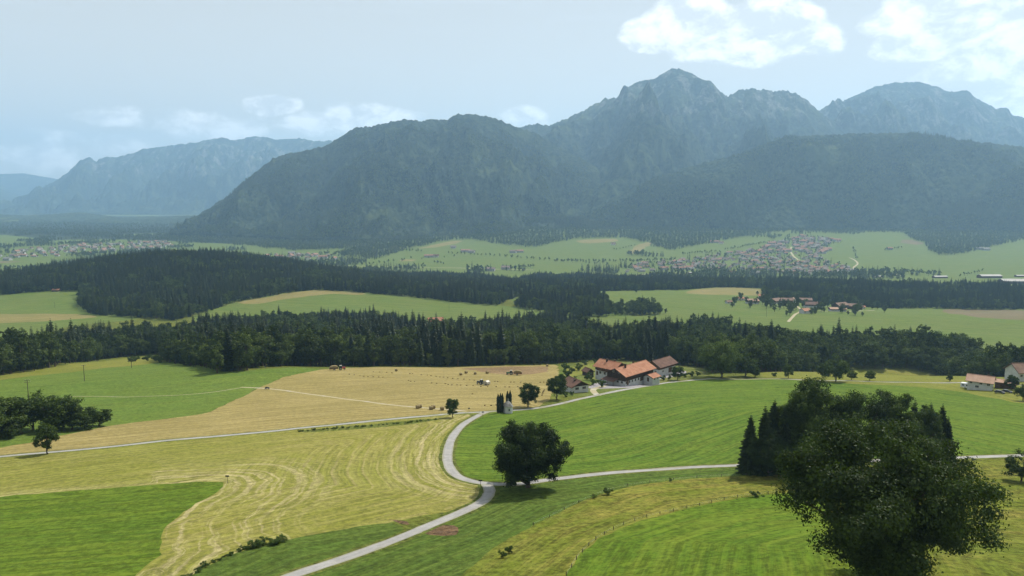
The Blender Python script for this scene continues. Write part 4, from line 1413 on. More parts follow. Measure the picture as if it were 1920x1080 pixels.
B = {
    'white': plain_mat('white_render', (0.52, 0.53, 0.52), .9, .1, .14, .6),
    'cream': plain_mat('cream_render', (0.66, 0.62, 0.52), .9, .1, .14, .6),
    'farwhite': plain_mat('muted_render', (0.40, 0.40, 0.385), .9, .1, .2, .4),  # muted white for the walls of far houses
    'fargrey': plain_mat('grey_brown_roof', (0.20, 0.16, 0.135), .9, .1, .25, .4),
    'farred': plain_mat('dull_red_roof', (0.27, 0.15, 0.105), .9, .1, .25, .4),
    'wood': plain_mat('dark_boarding', (0.055, 0.038, 0.026), .9, .1, .4, 1.2),
    'brownwood': plain_mat('brown_boarding', (0.105, 0.065, 0.040), .9, .1, .4, 1.2),
    'red': tile_mat('red_clay_tiles', (0.28, 0.122, 0.068), (0.39, 0.19, 0.112)),
    'brown': tile_mat('dark_brown_tiles', (0.095, 0.050, 0.036), (0.15, 0.082, 0.058)),
    'tan': tile_mat('tan_pink_tiles', (0.33, 0.205, 0.14), (0.43, 0.28, 0.20)),
    'greyroof': plain_mat('grey_shingles', (0.21, 0.205, 0.19), .9, .1, .25, 1.5),
    'weathered': tile_mat('weathered_brown_tiles', (0.145, 0.088, 0.064), (0.225, 0.142, 0.10)),
    'pane': plain_mat('window_glass', (0.03, 0.04, 0.05), .15, .5, .1),
    'trim': plain_mat('painted_trim', (0.55, 0.5, 0.42), .7, .2, .1),
    'metal': plain_mat('galvanised_metal', (0.45, 0.46, 0.47), .45, .4, .15, 2, .6),
    'hall': plain_mat('pale_sheet_roof', (0.30, 0.285, 0.26), .7, .3, .15, .2),
    'stone': plain_mat('stone_slab', (0.38, 0.36, 0.32), .95, .1, .25),
}


def house(name, loc, ang, Lx, Wy, wall_h, rise, roofm='red', wallm='white', upm=None, split=None, over=(.9, 1.1), wins=(), doors=(), chim=(), label='', cat='house', group=None, balcony=None, hip=0.0):
    """gabled house, ridge along local x; upm/split: boarding above that height; wins: (face, along, z, w, h)"""
    e = empty(name, loc, ang, label, cat, group)
    hx, hy = Lx / 2, Wy / 2
    sp = wall_h if split is None else split
    b = MB()
    b.box(-hx, hx, -hy, hy, -2.5, sp)
    if split is None:
        for sx in (-1, 1):
            x0, x1 = (hx - .3, hx) if sx > 0 else (-hx, -hx + .3)
            b.prism([(-hy, wall_h), (hy, wall_h), (0, wall_h + rise)], 'x', x0, x1)
    b.build('wall', B[wallm], e)
    if split is not None:
        u = MB()
        u.box(-hx - .12, hx + .12, -hy - .12, hy + .12, sp + .003, wall_h)
        for x0, x1 in ((hx - .2, hx + .12), (-hx - .12, -hx + .2)):
            u.prism([(-hy - .12, wall_h), (hy + .12, wall_h), (0, wall_h + rise)], 'x', x0, x1)
        u.build('boarding', B[upm], e)
    ox, oy = over
    th = .22
    sl = rise / hy
    def zr(y):
        return wall_h + rise - sl * abs(y) + .06
    r = MB()
    ye = hy + oy
    for s in (1, -1):
        prof = [(0, zr(0)), (s * ye, zr(ye)), (s * ye, zr(ye) + th), (0, zr(0) + th)]
        if s < 0:
            prof = prof[::-1]
        if hip > 0:
            a, bb = -hx - ox, hx + ox
            xr = hip
            vs = []
            for (yy, zz, ins) in ((0, zr(0), xr), (s * ye, zr(ye), 0), (s * ye, zr(ye) + th, 0), (0, zr(0) + th, xr)):
                vs += [(a + ins, yy, zz), (bb - ins, yy, zz)]
            fs = [(0, 1, 3, 2), (2, 3, 5, 4), (4, 5, 7, 6), (6, 7, 1, 0), (0, 2, 4, 6), (1, 7, 5, 3)]
            r.add(vs, fs)
        else:
            r.prism(prof, 'x', -hx - ox, hx + ox)
    if hip > 0:
        for sx in (-1, 1):
            xe = sx * (hx + ox)
            r.add([(xe, -ye, zr(ye) + th * .9), (xe, ye, zr(ye) + th * .9), (sx * (hx + ox - hip), 0, zr(0) + th), (xe, -ye, zr(ye)), (xe, ye, zr(ye))], [(0, 1, 2), (3, 4, 1, 0)] if sx > 0 else [(1, 0, 2), (4, 3, 0, 1)])
    else:
        r.box(-hx - ox, hx + ox, -.16, .16, zr(0) + th - .04, zr(0) + th + .09)
    ro = r.build('roof', B[roofm], e)
    if hip == 0:
        for sx in (-1, 1):
            k = MB()
            x0 = sx * (hx + ox)
            for s in (1, -1):
                pr = [(0, zr(0) - .12), (s * ye, zr(ye) - .12), (s * ye, zr(ye) + th + .03), (0, zr(0) + th + .03)]
                k.prism(pr if s > 0 else pr[::-1], 'x', min(x0, x0 + sx * .06), max(x0, x0 + sx * .06))
            k.build('bargeboard', B['brownwood'], ro)
    for (cxp, cyp, chh) in chim:
        c = MB()
        z0 = zr(cyp) - .2
        c.box(cxp - .4, cxp + .4, cyp - .4, cyp + .4, z0, z0 + chh)
        c.box(cxp - .5, cxp + .5, cyp - .5, cyp + .5, z0 + chh, z0 + chh + .12)
        c.build('chimney', B['wood'], ro)
    off = .12 if split is not None else 0.0
    def onface(mb, face, u, z, w, h, d0, d1, mi):
        o = off if z > sp else 0.0
        if face in ('-y', '+y'):
            y = -hy - o if face == '-y' else hy + o
            s = -1 if face == '-y' else 1
            ya, yb = sorted((y + s * d0, y + s * d1))
            mb.box(u - w / 2, u + w / 2, ya, yb, z - h / 2, z + h / 2, mi)
        else:
            x = -hx - o if face == '-x' else hx + o
            s = -1 if face == '-x' else 1
            xa, xb = sorted((x + s * d0, x + s * d1))
            mb.box(xa, xb, u - w / 2, u + w / 2, z - h / 2, z + h / 2, mi)
    for (face, u, z, w, h) in wins:
        m_ = MB()
        onface(m_, face, u, z, w + .24, h + .24, -.05, .04, 0)
        wn = m_.build('window', B['trim'], e)
        p = MB()
        onface(p, face, u - w / 4 - .02, z, w / 2 - .04, h, .0, .06, 0)
        onface(p, face, u + w / 4 + .02, z, w / 2 - .04, h, .0, .06, 0)
        p.build('pane', B['pane'], wn)
    for (face, u, w, h) in doors:
        d = MB()
        onface(d, face, u, h / 2, w, h, -.05, .06, 0)
        d.build('door', B['brownwood'], e)
    if balcony:
        face, u, z, w = balcony
        bl = MB()
        onface(bl, face, u, z, w, .14, 0.02, 1.2, 0)
        onface(bl, face, u, z + .55, w, .9, 1.12, 1.2, 0)
        bl.build('balcony', B['brownwood'], e)
    return e


def frame_at(px, py, dz=0.0):
    g = G(px, py)
    return Vector((g.x, g.y, g.z + dz))


# ------------------------------------------------------------------ the farm
c0 = frame_at(1171, 724)
ang = math.atan2(.714, .70)
U, V2 = Vector((.70, .714, 0)), Vector((-.714, .70, 0))
zf = c0.z
FARM = []
def farm_loc(u, v, dz=0.0):
    p = c0 + U * u + V2 * v
    return Vector((p.x, p.y, zf + dz))


wl = [('-y', x, 1.4, 1.1, 1.2) for x in (-11.5, -8.6, -6.2, -3.6, -.8)] + [('-x', y, 1.4, 1.2, 1.1) for y in (-3.6, -1.0, 2.0)] + [('-x', y, 6.4, .9, 1.0) for y in (-1.8, 1.8)] + [('-y', x, 4.9, .9, .9) for x in (-9, -3, 3)]
house('farmhouse', farm_loc(13, 5.6, .1), ang, 25.0, 11.0, 5.2, 2.7, 'red', 'white', 'wood', 2.1, (1.3, 1.4), wl, [('-y', -10.2, 1.6, 2.2), ('-y', 2.2, 3.0, 2.6)], [(-6.5, -1.2, 2.2), (4.0, 1.2, 1.6)],
      'main farmhouse with long red tiled roof, dark boarded gable and white ground floor', 'farmhouse')
wl2 = [('+x', y, 1.7, 1.2, 1.4) for y in (-2.6, .2, 2.8)] + [('+x', y, 4.4, 1.2, 1.4) for y in (-2.6, .2, 2.8)] + [('+y', x, 4.4, 1.2, 1.3) for x in (-3, 0, 3)] + [('+y', x, 1.7, 1.2, 1.3) for x in (-3, 0, 3)]
house('farm_wing', farm_loc(13.5, 19.0, .1), ang + math.pi / 2, 12.4, 9.6, 5.0, 2.5, 'red', 'white', 'wood', 3.0, (1.1, 1.2), wl2, [('+y', 5.0, 1.2, 2.1)], [(1.6, 1.0, 1.7), (-2.2, -.8, 1.3)],
      'white rear wing of the farm with a red roof, behind the boarded gable', 'farmhouse', balcony=('+y', 0, 3.1, 9.0))
house('porch_building', farm_loc(19.0, -3.3, .1), ang, 6.2, 5.6, 2.3, 1.1, 'red', 'white', None, None, (.7, .7), [('-y', -1.5, 1.6, 1.0, 1.1), ('-y', 1.5, 1.6, 1.0, 1.1)], [('-x', 0, 1.3, 2.1)], [],
      'small white annexe with a low red roof on the farmhouse flank', 'annexe')
cb = frame_at(1236, 705)
house('barn', Vector((cb.x + .70 * 8.5 - .714 * 4.5, cb.y + .714 * 8.5 + .7 * 4.5, cb.z + .4)), ang, 17, 9.4, 5.0, 2.6, 'brown', 'white', 'brownwood', 3.1, (1.0, 1.2), [('-x', -2.0, 1.8, 1.2, 1.1), ('-x', 1.6, 1.8, 1.2, 1.1), ('-y', -5, 1.8, 1, 1)], [('-y', 2.5, 3.4, 2.9)], [],
      'barn with dark brown roof and white gable behind the farmhouse', 'barn')
co = frame_at(1085, 736)
house('outbuilding', Vector((co.x - 1.2, co.y + 4.6, co.z + .5)), math.atan2(.90, -.44), 9.5, 8.6, 2.6, 2.1, 'brown', 'white', 'wood', 2.5, (.9, 1.0), [('-x', -1.9, 1.5, 1.8, 1.1), ('-x', 1.9, 1.5, 1.8, 1.1), ('+y', 0, 1.5, 1.2, 1.0)], [('+y', 3.0, 1.0, 2.0)], [(-1.5, 1.2, 1.0)],
      'low white outbuilding with dark brown roof beside the farm road', 'outbuilding')
cs_ = frame_at(1103, 704)
house('garden_shed', Vector((cs_.x, cs_.y + 2, cs_.z + .1)), math.atan2(.88, -.47), 5.0, 4.4, 2.1, 1.5, 'brown', 'wood', None, None, (.5, .5), [('-x', 0.9, 1.2, .8, .8)], [('-x', -.9, .9, 1.8)], [],
      'dark wooden garden shed in the orchard behind the outbuilding', 'shed')
lean = MB()
lp = farm_loc(-1.6, 8.0, 0)
lean.prism([(-2.6, 2.2), (2.6, 2.9), (2.6, 3.1), (-2.6, 2.4)], 'y', -4.0, 4.0)
le = empty('lean_to', lp, ang, 'low brown lean-to roof against the farmhouse gable', 'lean-to')
lean.build('roof', B['brown'], le)
for yy in (-3.8, 0, 3.8):
    k = MB()
    k.box(-2.4, -2.2, yy - .1, yy + .1, -1.5, 2.26)
    k.build('post', B['brownwood'], le)

# house on the right
cr = frame_at(1860, 733)
a_r = math.atan2(-.62, .78)
house('white_house', Vector((cr.x - .78 * 5.6 + .62 * 4.4, cr.y + .62 * 5.6 + .78 * 4.4 - .6, cr.z + .2)), a_r, 10.0, 8.0, 3.7, 2.0, 'tan', 'white', None, None, (.9, 1.0),
      [('-y', -3.6, 2.7, 1.1, .9), ('-y', .5, 2.7, 1.1, .9), ('-y', 3.6, 2.6, 1.1, 1.1), ('-y', -1, 1.0, 1.4, 1.0), ('+x', -2, 2.8, 1.2, 1.0), ('+x', 1.2, 2.8, 1.2, 1.0), ('+x', -2, 1.1, 1.2, 1.0), ('+x', 0, 4.4, .8, .8)],
      [('+x', 2.6, 1.1, 2.1)], [(3.0, 1.2, 1.2)], 'white house with tan-pink roof beside the right road', 'house')
cg = frame_at(1893, 729)
house('garage', Vector((cg.x, cg.y + 3, cg.z + .1)), a_r, 8.5, 6.0, 2.6, .8, 'tan', 'brownwood', None, None, (.6, .6), [], [('-y', -2, 2.4, 2.1), ('-y', 1.6, 2.4, 2.1)], [], 'low tan-roofed garage beside the white house', 'garage')
ch2 = frame_at(1944, 718)
house('brown_roofed_house', Vector((ch2.x + 2, ch2.y + 12, ch2.z + .5)), R(4), 15, 10, 3.6, 3.6, 'weathered', 'white', None, None, (.8, .9), [('-y', x, 1.7, 1.2, 1.2) for x in (-6, -3, 3, 6)], [('-y', 0, 1.2, 2.1)], [(3, -.6, 1.6)],
      'larger house with weathered brown roof at the right edge', 'house')

# hamlet beyond the forest: base point, length, width, angle, roof, wall
HAM = [(1367, 569, 9, 7, 20, 'weathered', 'white', 2.8, 1.8, 'small shed at the near left end of the hamlet'), (1393, 563, 15, 10, -8, 'red', 'cream', 3.2, 1.8, 'low house with pinkish roof at the hamlet left end'),
       (1412, 570, 18, 12, 12, 'tan', 'white', 4.8, 2.8, 'white house with tan roof, second in the hamlet'), (1431, 560, 13, 11, -15, 'red', 'cream', 4.6, 2.6, 'red-roofed house at the back of the hamlet left part'),
       (1457, 557, 34, 12, -4, 'brown', 'brownwood', 5.0, 2.8, 'long dark barn at the rear of the hamlet'), (1456, 570, 19, 14, 35, 'weathered', 'white', 5.5, 3.4, 'boarded farmhouse facing the camera in the hamlet middle'),
       (1477, 569, 18, 13, -10, 'weathered', 'brownwood', 5.5, 3.2, 'brown barn joined beside the boarded farmhouse of the hamlet'), (1488, 567, 10, 9, 70, 'tan', 'white', 5.0, 2.4, 'small tan-roofed house by the hamlet lane'),
       (1512, 568, 20, 12, -12, 'weathered', 'brownwood', 5.0, 3.0, 'brown-roofed barn right of the hamlet lane'), (1526, 577, 26, 13, -6, 'brown', 'white', 5.2, 3.2, 'long brown-roofed farmhouse with white base in the hamlet'),
       (1511, 588, 12, 10, 25, 'red', 'white', 4.2, 2.6, 'bright red-roofed cottage at the lower hamlet lane'), (1572, 584, 23, 10, -3, 'tan', 'white', 3.6, 1.8, 'low white building with tan roof in front of the big barn'),
       (1578, 579, 24, 14, 30, 'weathered', 'wood', 5.6, 3.6, 'big boarded barn gable at the right of the hamlet'), (1601, 580, 26, 14, -8, 'weathered', 'wood', 5.2, 3.2, 'long dark barn at the right end of the hamlet'), (1618, 579, 7, 6, 0, 'red', 'white', 3.0, 1.6, 'tiny white hut at the right end of the hamlet')]
for (a, b_, l_, w_, an, rf, wm, wh, rs_, lab) in HAM:
    g = frame_at(a, b_)
    k = .92
    wins = [('-y', x, wh * .55, 1.5, 1.3) for x in np.linspace(-l_ * .36, l_ * .36, max(2, int(l_ / 4.5)))] if wm in ('white', 'cream') else []
    up = 'wood' if (l_ > 15 and wm == 'white') else None
    house('hamlet_house' if wm != 'wood' and wm != 'brownwood' else 'hamlet_barn', Vector((g.x, g.y + w_ * .4, g.z + .3)), R(an), l_, w_, wh, rs_, rf, wm, up, wh * .5 if up else None, (1.0, 1.1), wins, [], [(l_ * .15, .8, 1.4)] if wm == 'white' else [], lab, 'house' if wm in ('white', 'cream') else 'barn', 'hamlet buildings')

# hut at the edge of the left wood
g = frame_at(103, 547)
house('forest_hut', Vector((g.x, g.y + 4, g.z + .2)), R(5), 11, 7, 2.6, 1.8, 'red', 'brownwood', None, None, (.6, .6), [], [('-y', 0, 2, 2)], [], 'red-roofed hut at the forest edge left of the wooded hill', 'hut')
g = frame_at(816, 607)
house('hidden_farm', Vector((g.x, g.y + 4, g.z + .3)), R(15), 18, 11, 4, 3.0, 'red', 'brownwood', None, None, (1, 1), [], [], [], 'reddish roof peeping out of the trees by the middle field', 'house')


# ------------------------------------------------------------------ wayside chapel
def chapel():
    g = frame_at(953, 774)
    e = empty('chapel', (g.x, g.y, g.z), R(12), 'tiny white wayside chapel with grey hipped roof by the junction', 'chapel')
    n = 8
    b = MB()
    prof = [(-1.5, -1.2), (-.9, -1.8), (.9, -1.8), (1.5, -1.2), (1.5, 1.9), (-1.5, 1.9)]
    b.prism(prof, 'z', -.6, 2.7)
    b.build('wall', B['white'], e)
    c = MB()
    prof2 = [(-1.62, -1.28), (-.97, -1.93), (.97, -1.93), (1.62, -1.28), (1.62, 2.02), (-1.62, 2.02)]
    c.prism(prof2, 'z', 2.7, 2.88)
    c.build('cornice', B['trim'], e)
    r = MB()
    pr3 = [(-1.8, -1.4), (-1.05, -2.15), (1.05, -2.15), (1.8, -1.4), (1.8, 2.2), (-1.8, 2.2)]
    vs = [(x, y, 2.9) for x, y in pr3] + [(x * .55, y * .6, 3.9) for x, y in pr3] + [(0, .2, 4.9)]
    fs = [[i, (i + 1) % 6, 6 + (i + 1) % 6, 6 + i] for i in range(6)] + [[6 + i, 6 + (i + 1) % 6, 12] for i in range(6)] + [[5, 4, 3, 2, 1, 0]]
    r.add(vs, fs)
    rr = r.build('roof', B['greyroof'], e)
    x = MB()
    x.box(-.05, .05, .15, .25, 4.85, 5.7)
    x.box(-.25, .25, .16, .24, 5.3, 5.4)
    x.build('cross', B['metal'], rr)
    w = MB()
    w.prism([(-.25, 1.2), (.25, 1.2), (.25, 1.9), (0, 2.15), (-.25, 1.9)], 'y', -1.84, -1.78)
    w.build('window', B['pane'], e)
    d = MB()
    d.box(-.5, .5, 1.88, 1.95, 0, 2.0)
    d.build('door', B['brownwood'], e)


chapel()


def thuja(px, py, h, w, label):
    rg = np.random.default_rng(int(px * 7 + py))
    n = 2200
    f = rg.random(n) ** .8
    r = w / 2 * np.clip(np.minimum(1.0, (1 - f) * 4.5) * (0.75 + .25 * np.minimum(1, f * 6)), .03, 1)
    a = rg.uniform(0, 6.283, n)
    rr = r * rg.uniform(.75, 1.08, n)
    P = np.stack([np.cos(a) * rr, np.sin(a) * rr, .1 + f * h], 1)
    N = np.stack([np.cos(a), np.sin(a), np.full(n, .5)], 1) + rg.normal(0, .4, (n, 3))
    V, q, tt = leaf_quads(P, N, .16, rg, rg.uniform(0, .8, n))
    g = frame_at(px, py)
    e = empty('columnar_thuja', (g.x, g.y, g.z), 0, label, 'thuja', 'columnar thujas by the chapel')
    b = MB()
    b.tube([(0, 0, -.3), (0, 0, h * .9)], [.12, .03], 6)
    b.build('trunk', BARKS, e)
    link('crown', mesh_np('crown', V, quads=q, mats=[L['thuja']], attrs={'tint': tt}), e)


thuja(934, 774.5, 7.4, 1.15, 'columnar thuja, leftmost of the three standing left of the chapel')
thuja(938.5, 774, 7.7, 1.15, 'columnar thuja, middle one of the three left of the chapel')
thuja(942, 773.5, 7.5, 1.05, 'columnar thuja, nearest the chapel of the three on its left')
thuja(951.5, 769.5, 7.8, 1.2, 'columnar thuja behind the chapel, on its left')
thuja(956.5, 769, 7.9, 1.2, 'columnar thuja behind the chapel, on its right')

# ------------------------------------------------------------------ single trees
MED = [broadleaf(500 + i, 12, w, bole, 230, 8000, .24, L['lime'], 6, skew=i * .7, cl=.15, low=.7) for i, (w, bole) in enumerate([(10.0, .6), (9.0, .7), (11.4, .5), (10.8, .5)])]
BUSH = [broadleaf(600 + i, 3, w, .1, 40, 900, .18, L['bush'], 3, .05, skew=i, cl=.2, low=.6) for i, w in enumerate((3.6, 4.4, 3.0))]


def single(name, pair, px, py, h, base_h, label, group=None, rz=None, wide=1.0, cat='tree'):
    g = frame_at(px, py)
    s = h / base_h
    e = tree_obj(name, pair, (g.x, g.y, g.z), s * wide, random.uniform(0, 6.28) if rz is None else rz, label, cat, group, 1.0 / wide)
    return e


HERO = broadleaf(701, 21.5, 26.5, .4, 640, 125000, .165, L['oak'], 18, .62, .8, .02, .11, 6, .75)
single('lime_tree', HERO, 1650, 1088, 22, 21.5, 'huge leafy tree filling the lower right corner', rz=.9)
OAK = broadleaf(702, 17.6, 20.5, .7, 600, 54000, .20, L['oak'], 14, .5, .3, .02, .105, 6, .72)
single('oak_tree', OAK, 990, 914, 17.2, 17.2, 'big solitary dark oak at the road junction', rz=2.0)
TALL = broadleaf(703, 24, 18, .8, 420, 34000, .21, L['lime'], 9, .45, 1.4, 0, .12, 6, .6)
WIDE = broadleaf(704, 20, 23, .8, 420, 34000, .21, L['oak'], 9, .45, 2.4, 0, .12, 6, .6)
RAG = [spruce(710 + i, 18, w, 40, 17, L['spruce'], .02) for i, w in enumerate((8.0, 6.8, 8.6))]
GRP = 'trees of the copse behind the huge leafy tree'
single('broadleaf_tree', TALL, 1520, 884, 26, 24, 'tallest leafy tree at the left of the right-hand copse', GRP)
single('broadleaf_tree', WIDE, 1602, 884, 22, 20, 'broad dark leafy tree in the middle of the right-hand copse', GRP)
single('broadleaf_tree', TALL, 1668, 876, 22, 24, 'leafy tree right of the middle of the right-hand copse', GRP)
single('broadleaf_tree', WIDE, 1548, 896, 14, 20, 'lower leafy tree at the front of the right-hand copse', GRP)
single('broadleaf_tree', WIDE, 1700, 898, 15, 20, 'lower leafy tree at the right front of the right-hand copse', GRP)
single('broadleaf_tree', TALL, 1470, 880, 19.5, 24, 'leafy tree between the ragged spruces and the tallest tree of the right-hand copse', GRP)
single('broadleaf_tree', TALL, 1728, 878, 17.5, 24, 'leafy tree before the right end spruces of the right-hand copse', GRP)
for i, (a, b_, h_, lab) in enumerate([(1404, 887, 15.5, 'ragged spruce at the left end of the right-hand copse'), (1430, 889, 18.0, 'ragged spruce, second from the left end of the right-hand copse'), (1447, 884, 19, 'spruce close to the tallest leafy tree of the right-hand copse'), (1466, 886, 17, 'dark spruce under the tallest leafy tree of the right-hand copse'),
                                     (1708, 872, 18.0, 'single spruce tip right of the leafy middle of the right-hand copse'), (1738, 872, 17.0, 'spruce, second from the right end of the right-hand copse'), (1760, 870, 16.5, 'spruce at the right end of the right-hand copse'), (1772, 873, 13.5, 'lowest spruce at the right end of the right-hand copse')]):
    single('spruce_tree', RAG[i % 3], a, b_, h_, 18, lab, GRP, cat='spruce')
single('broadleaf_tree', WIDE, 1440, 892, 11.5, 20, 'low leafy tree in front of the ragged spruces of the right-hand copse', GRP)
WIL = broadleaf(705, 5.2, 5.4, .3, 26, 3800, .20, L['willow'], 5, .1, .5)
single('silver_willow', WIL, 1499, 889, 5.2, 5.2, 'silvery willow shrub in front of the right-hand copse')
single('broadleaf_tree', MED[2], 1915, 902, 7.5, 12, 'dense round tree cut by the right edge', wide=1.15)
single('roadside_tree', MED[1], 849, 783, 8.6, 12, 'small round tree beside the straight road near the junction')
single('roadside_tree', MED[1], 89, 851.5, 10.4, 12, 'slim tree by the straight road at the far left', wide=.85)
single('broadleaf_tree', MED[0], 990, 763, 11.6, 12, 'round tree by the road just right of the chapel')
single('broadleaf_tree', MED[3], 1044, 749, 12.2, 12, 'dense tree by the road left of the outbuilding', wide=.95)
single('broadleaf_tree', MED[1], 1052, 724, 7.0, 12, 'smaller tree behind the dense tree near the outbuilding')
COP = 'trees of the left copse'
for i, (a, b_, h_, w_, lab) in enumerate([(4, 818, 14.5, 1.1, 'tree at the left edge of the left copse'), (40, 813, 14.0, 1.0, 'second tree from the left in the left copse'), (62, 806, 13.0, 1.0, 'tree with an open crown in the left copse middle'), (104, 807, 13.5, 1.15, 'widest round tree of the left copse'),
                                         (-30, 826, 14.0, 1.1, 'outermost tree of the left copse beyond the edge'), (135, 805, 9.5, 1.1, 'low tree right of the widest tree in the left copse')]):
    single('broadleaf_tree', MED[i % 4], a, b_, h_, 12, lab, COP, wide=w_ * 1.28)
for i, (a, b_, h_, lab) in enumerate([(160, 803, 8.0, 'broad bush near the right end of the left copse'), (186, 799, 6.4, 'last low bush at the right end of the left copse'), (20, 822, 5, 'low bush in front of the left copse'), (120, 808, 5.5, 'low bush under the widest tree of the left copse')]):
    single('bush', MED[(i + 2) % 4], a, b_, h_, 12, lab, 'bushes of the left copse', wide=1.7, cat='bush')
BIGT = broadleaf(706, 20, 25, .5, 420, 15000, .34, L['sunny'], 6, .5, .9, 0, .13, 6, .6)
single('broadleaf_tree', BIGT, 1352, 708, 23, 20, 'very broad round tree at the end of the farm road')
single('broadleaf_tree', MED[2], 1398, 706, 15.5, 12, 'smaller round tree right of the very broad tree', wide=1.1)
single('bush', MED[3], 1416, 708, 7, 12, 'dark bush right of the very broad tree', cat='bush')
single('roadside_tree', MED[1], 1478, 709, 8.6, 12, 'small tree on the pale strip, left of the roadside trees')
single('roadside_tree', MED[2], 1567, 715, 14.6, 12, 'tallest tree beside the right road')
single('roadside_tree', MED[0], 1543, 708, 9.0, 12, 'small tree leaning close to the tallest roadside tree')
single('roadside_tree', MED[3], 1597, 712.5, 5.4, 12, 'little fruit tree right of the tallest roadside tree', wide=1.3)
single('roadside_tree', MED[3], 1631, 714, 6.0, 12, 'little fruit tree farther right beside the road', wide=1.2)
single('roadside_tree', MED[1], 1780, 715.5, 4.4, 12, 'tiny tree by the road left of the white house')
single('bush', BUSH[0], 1452, 706.5, 3.0, 3, 'pair of low bushes on the pale strip', cat='bush')
single('broadleaf_tree', MED[0], 1862, 706, 11, 12, 'round tree behind the white house roof')
single('broadleaf_tree', MED[1], 1896, 731, 8.5, 12, 'yellowish garden tree between the two right houses')
single('broadleaf_tree', MED[2], 1918, 752, 8, 12, 'dark tree at the right edge below the houses')
single('broadleaf_tree', MED[3], 1270, 713, 9.0, 12, 'round tree in the hedge right of the farm yard')
GB = 'garden trees and shrubs of the farm'
for i, (a, b_, h_, lab) in enumerate([(1128, 726, 4.4, 'round clipped shrub left of the farmhouse front'), (1113, 722, 3.2, 'pointed shrub in the farm yard'), (1100, 712, 4.6, 'shrub in front of the garden shed'), (1108, 713, 3.4, 'lower shrub beside the garden shed path'), (1085, 695, 5, 'orchard tree on the garden slope'), (1072, 699, 4.2, 'orchard tree near the hay field edge'),
                                     (1064, 708, 5.2, 'orchard tree above the outbuilding'), (1096, 684, 4.0, 'uppermost orchard tree below the forest'), (1116, 681, 4.0, 'orchard tree behind the shed near the forest'), (1060, 695, 5.5, 'shrub at the field corner of the garden'), (1243, 713, 3.0, 'hedge shrub at the left end of the yard hedge'), (1254, 712, 3.2, 'second hedge shrub of the yard hedge'),
                                     (1284, 708, 3.4, 'hedge shrub right of the round hedge tree'), (1296, 706, 3.4, 'hedge shrub near the right end of the yard hedge'), (1308, 705, 3.2, 'last hedge shrub before the very broad tree'), (1072, 741, 2.2, 'low shrub below the outbuilding'), (1060, 744, 2.4, 'low shrub under the dense roadside tree'), (1076, 717, 3.6, 'shrub behind the outbuilding roof')]):
    single('shrub', BUSH[i % 3], a, b_, h_, 3, lab, GB, cat='shrub', wide=.9)
for i, (a, b_, h_) in enumerate([(245, 679, 4.5), (254, 678, 5), (276, 677, 6), (290, 677, 6), (300, 680, 5)]):
    single('bush', BUSH[i % 3], a, b_, h_, 3, 'dark bush on the tan strip before the left forest', 'bushes on the tan strip before the left forest', cat='bush')
for i, (a, b_, h_, lab) in enumerate([(1139, 928, 1.9, 'small dark bush on the fence line right of the oak'), (1114, 935, 1.0, 'tiny bush on the fence line nearer the oak'), (942, 1046, 1.3, 'low dark bush on the dry meadow'), (955, 1037, 1.4, 'low bush, upper one on the dry meadow'), (1415, 932, 1.6, 'low scrub by the field path below the copse'), (1256, 903, 1.0, 'tiny bush on the fence under the road')]):
    single('bush', BUSH[i % 3], a, b_, h_, 3, lab, None, cat='bush')


def bush_row(line, step, h0, h1, name, label, group, seed):
    w = resample(gpoly(line), step)
    rg = np.random.default_rng(seed)
    for k, p in enumerate(w):
        x, y = p + rg.normal(0, step * .3, 2)
        s = rg.uniform(h0, h1) / 3
        e = tree_obj(name, BUSH[int(rg.integers(0, 3))], (x, y, float(H(x, y)) - .15), s * 1.2, rg.uniform(0, 6.28), label, 'shrub', group, .8)


bush_row([(352, 1082), (385, 1062), (420, 1044), (460, 1030), (500, 1022), (532, 1015)], .9, .5, 1.2, 'hedge_shrub', 'low shrub of the hedge above the lower green wedge', 'shrubs of the hedge above the lower green wedge', 5)
bush_row([(470, 1029), (485, 1024), (510, 1020)], 1.6, 1.4, 2.1, 'hedge_shrub', 'taller shrub of the hedge above the lower green wedge', 'taller shrubs of that hedge', 6)
bush_row([(560, 810), (650, 802), (740, 795), (820, 787)], 1.6, .5, 1.1, 'bank_shrub', 'low weedy shrub on the bank below the straight road', 'weedy shrubs on the bank below the straight road', 7)
bush_row([(1300, 953), (1380, 937), (1440, 930)], 5.0, .25, .6, 'path_shrub', 'low tuft along the sunken field path', 'tufts along the sunken field path', 8)

# trees of the hamlet and the valley: tree rows, farm groups
HT = [(1381, 566, 7), (1401, 568, 7), (1438, 574, 12), (1430, 571, 14), (1445, 577, 9), (1424, 566, 10), (1462, 581, 9), (1470, 578, 11), (1452, 585, 8), (1478, 583, 8), (1484, 586, 10), (1497, 572, 13), (1505, 577, 8), (1475, 592, 6), (1481, 591, 6), (1545, 578, 13), (1552, 576, 12), (1560, 575, 11), (1538, 580, 9), (1565, 570, 15), (1578, 566, 17), (1535, 566, 13), (1590, 590, 4), (1600, 588, 4), (1625, 575, 8), (1635, 580, 7), (1645, 580, 7), (1658, 586, 10), (1521, 590, 7), (1528, 589, 6), (1193, 549, 8), (1420, 553, 8)]
hr = np.random.default_rng(12)
HT = HT[:30] + [(float(hr.uniform(1372, 1630)), 0.0, float(hr.uniform(6, 11))) for _ in range(34)] + HT[30:]
HT = [(a, (563 + (a - 1370) * .072 + float(hr.uniform(-2, 14))) if b_ == 0.0 else b_, h_) for a, b_, h_ in HT]
NH = len(HT) - 2
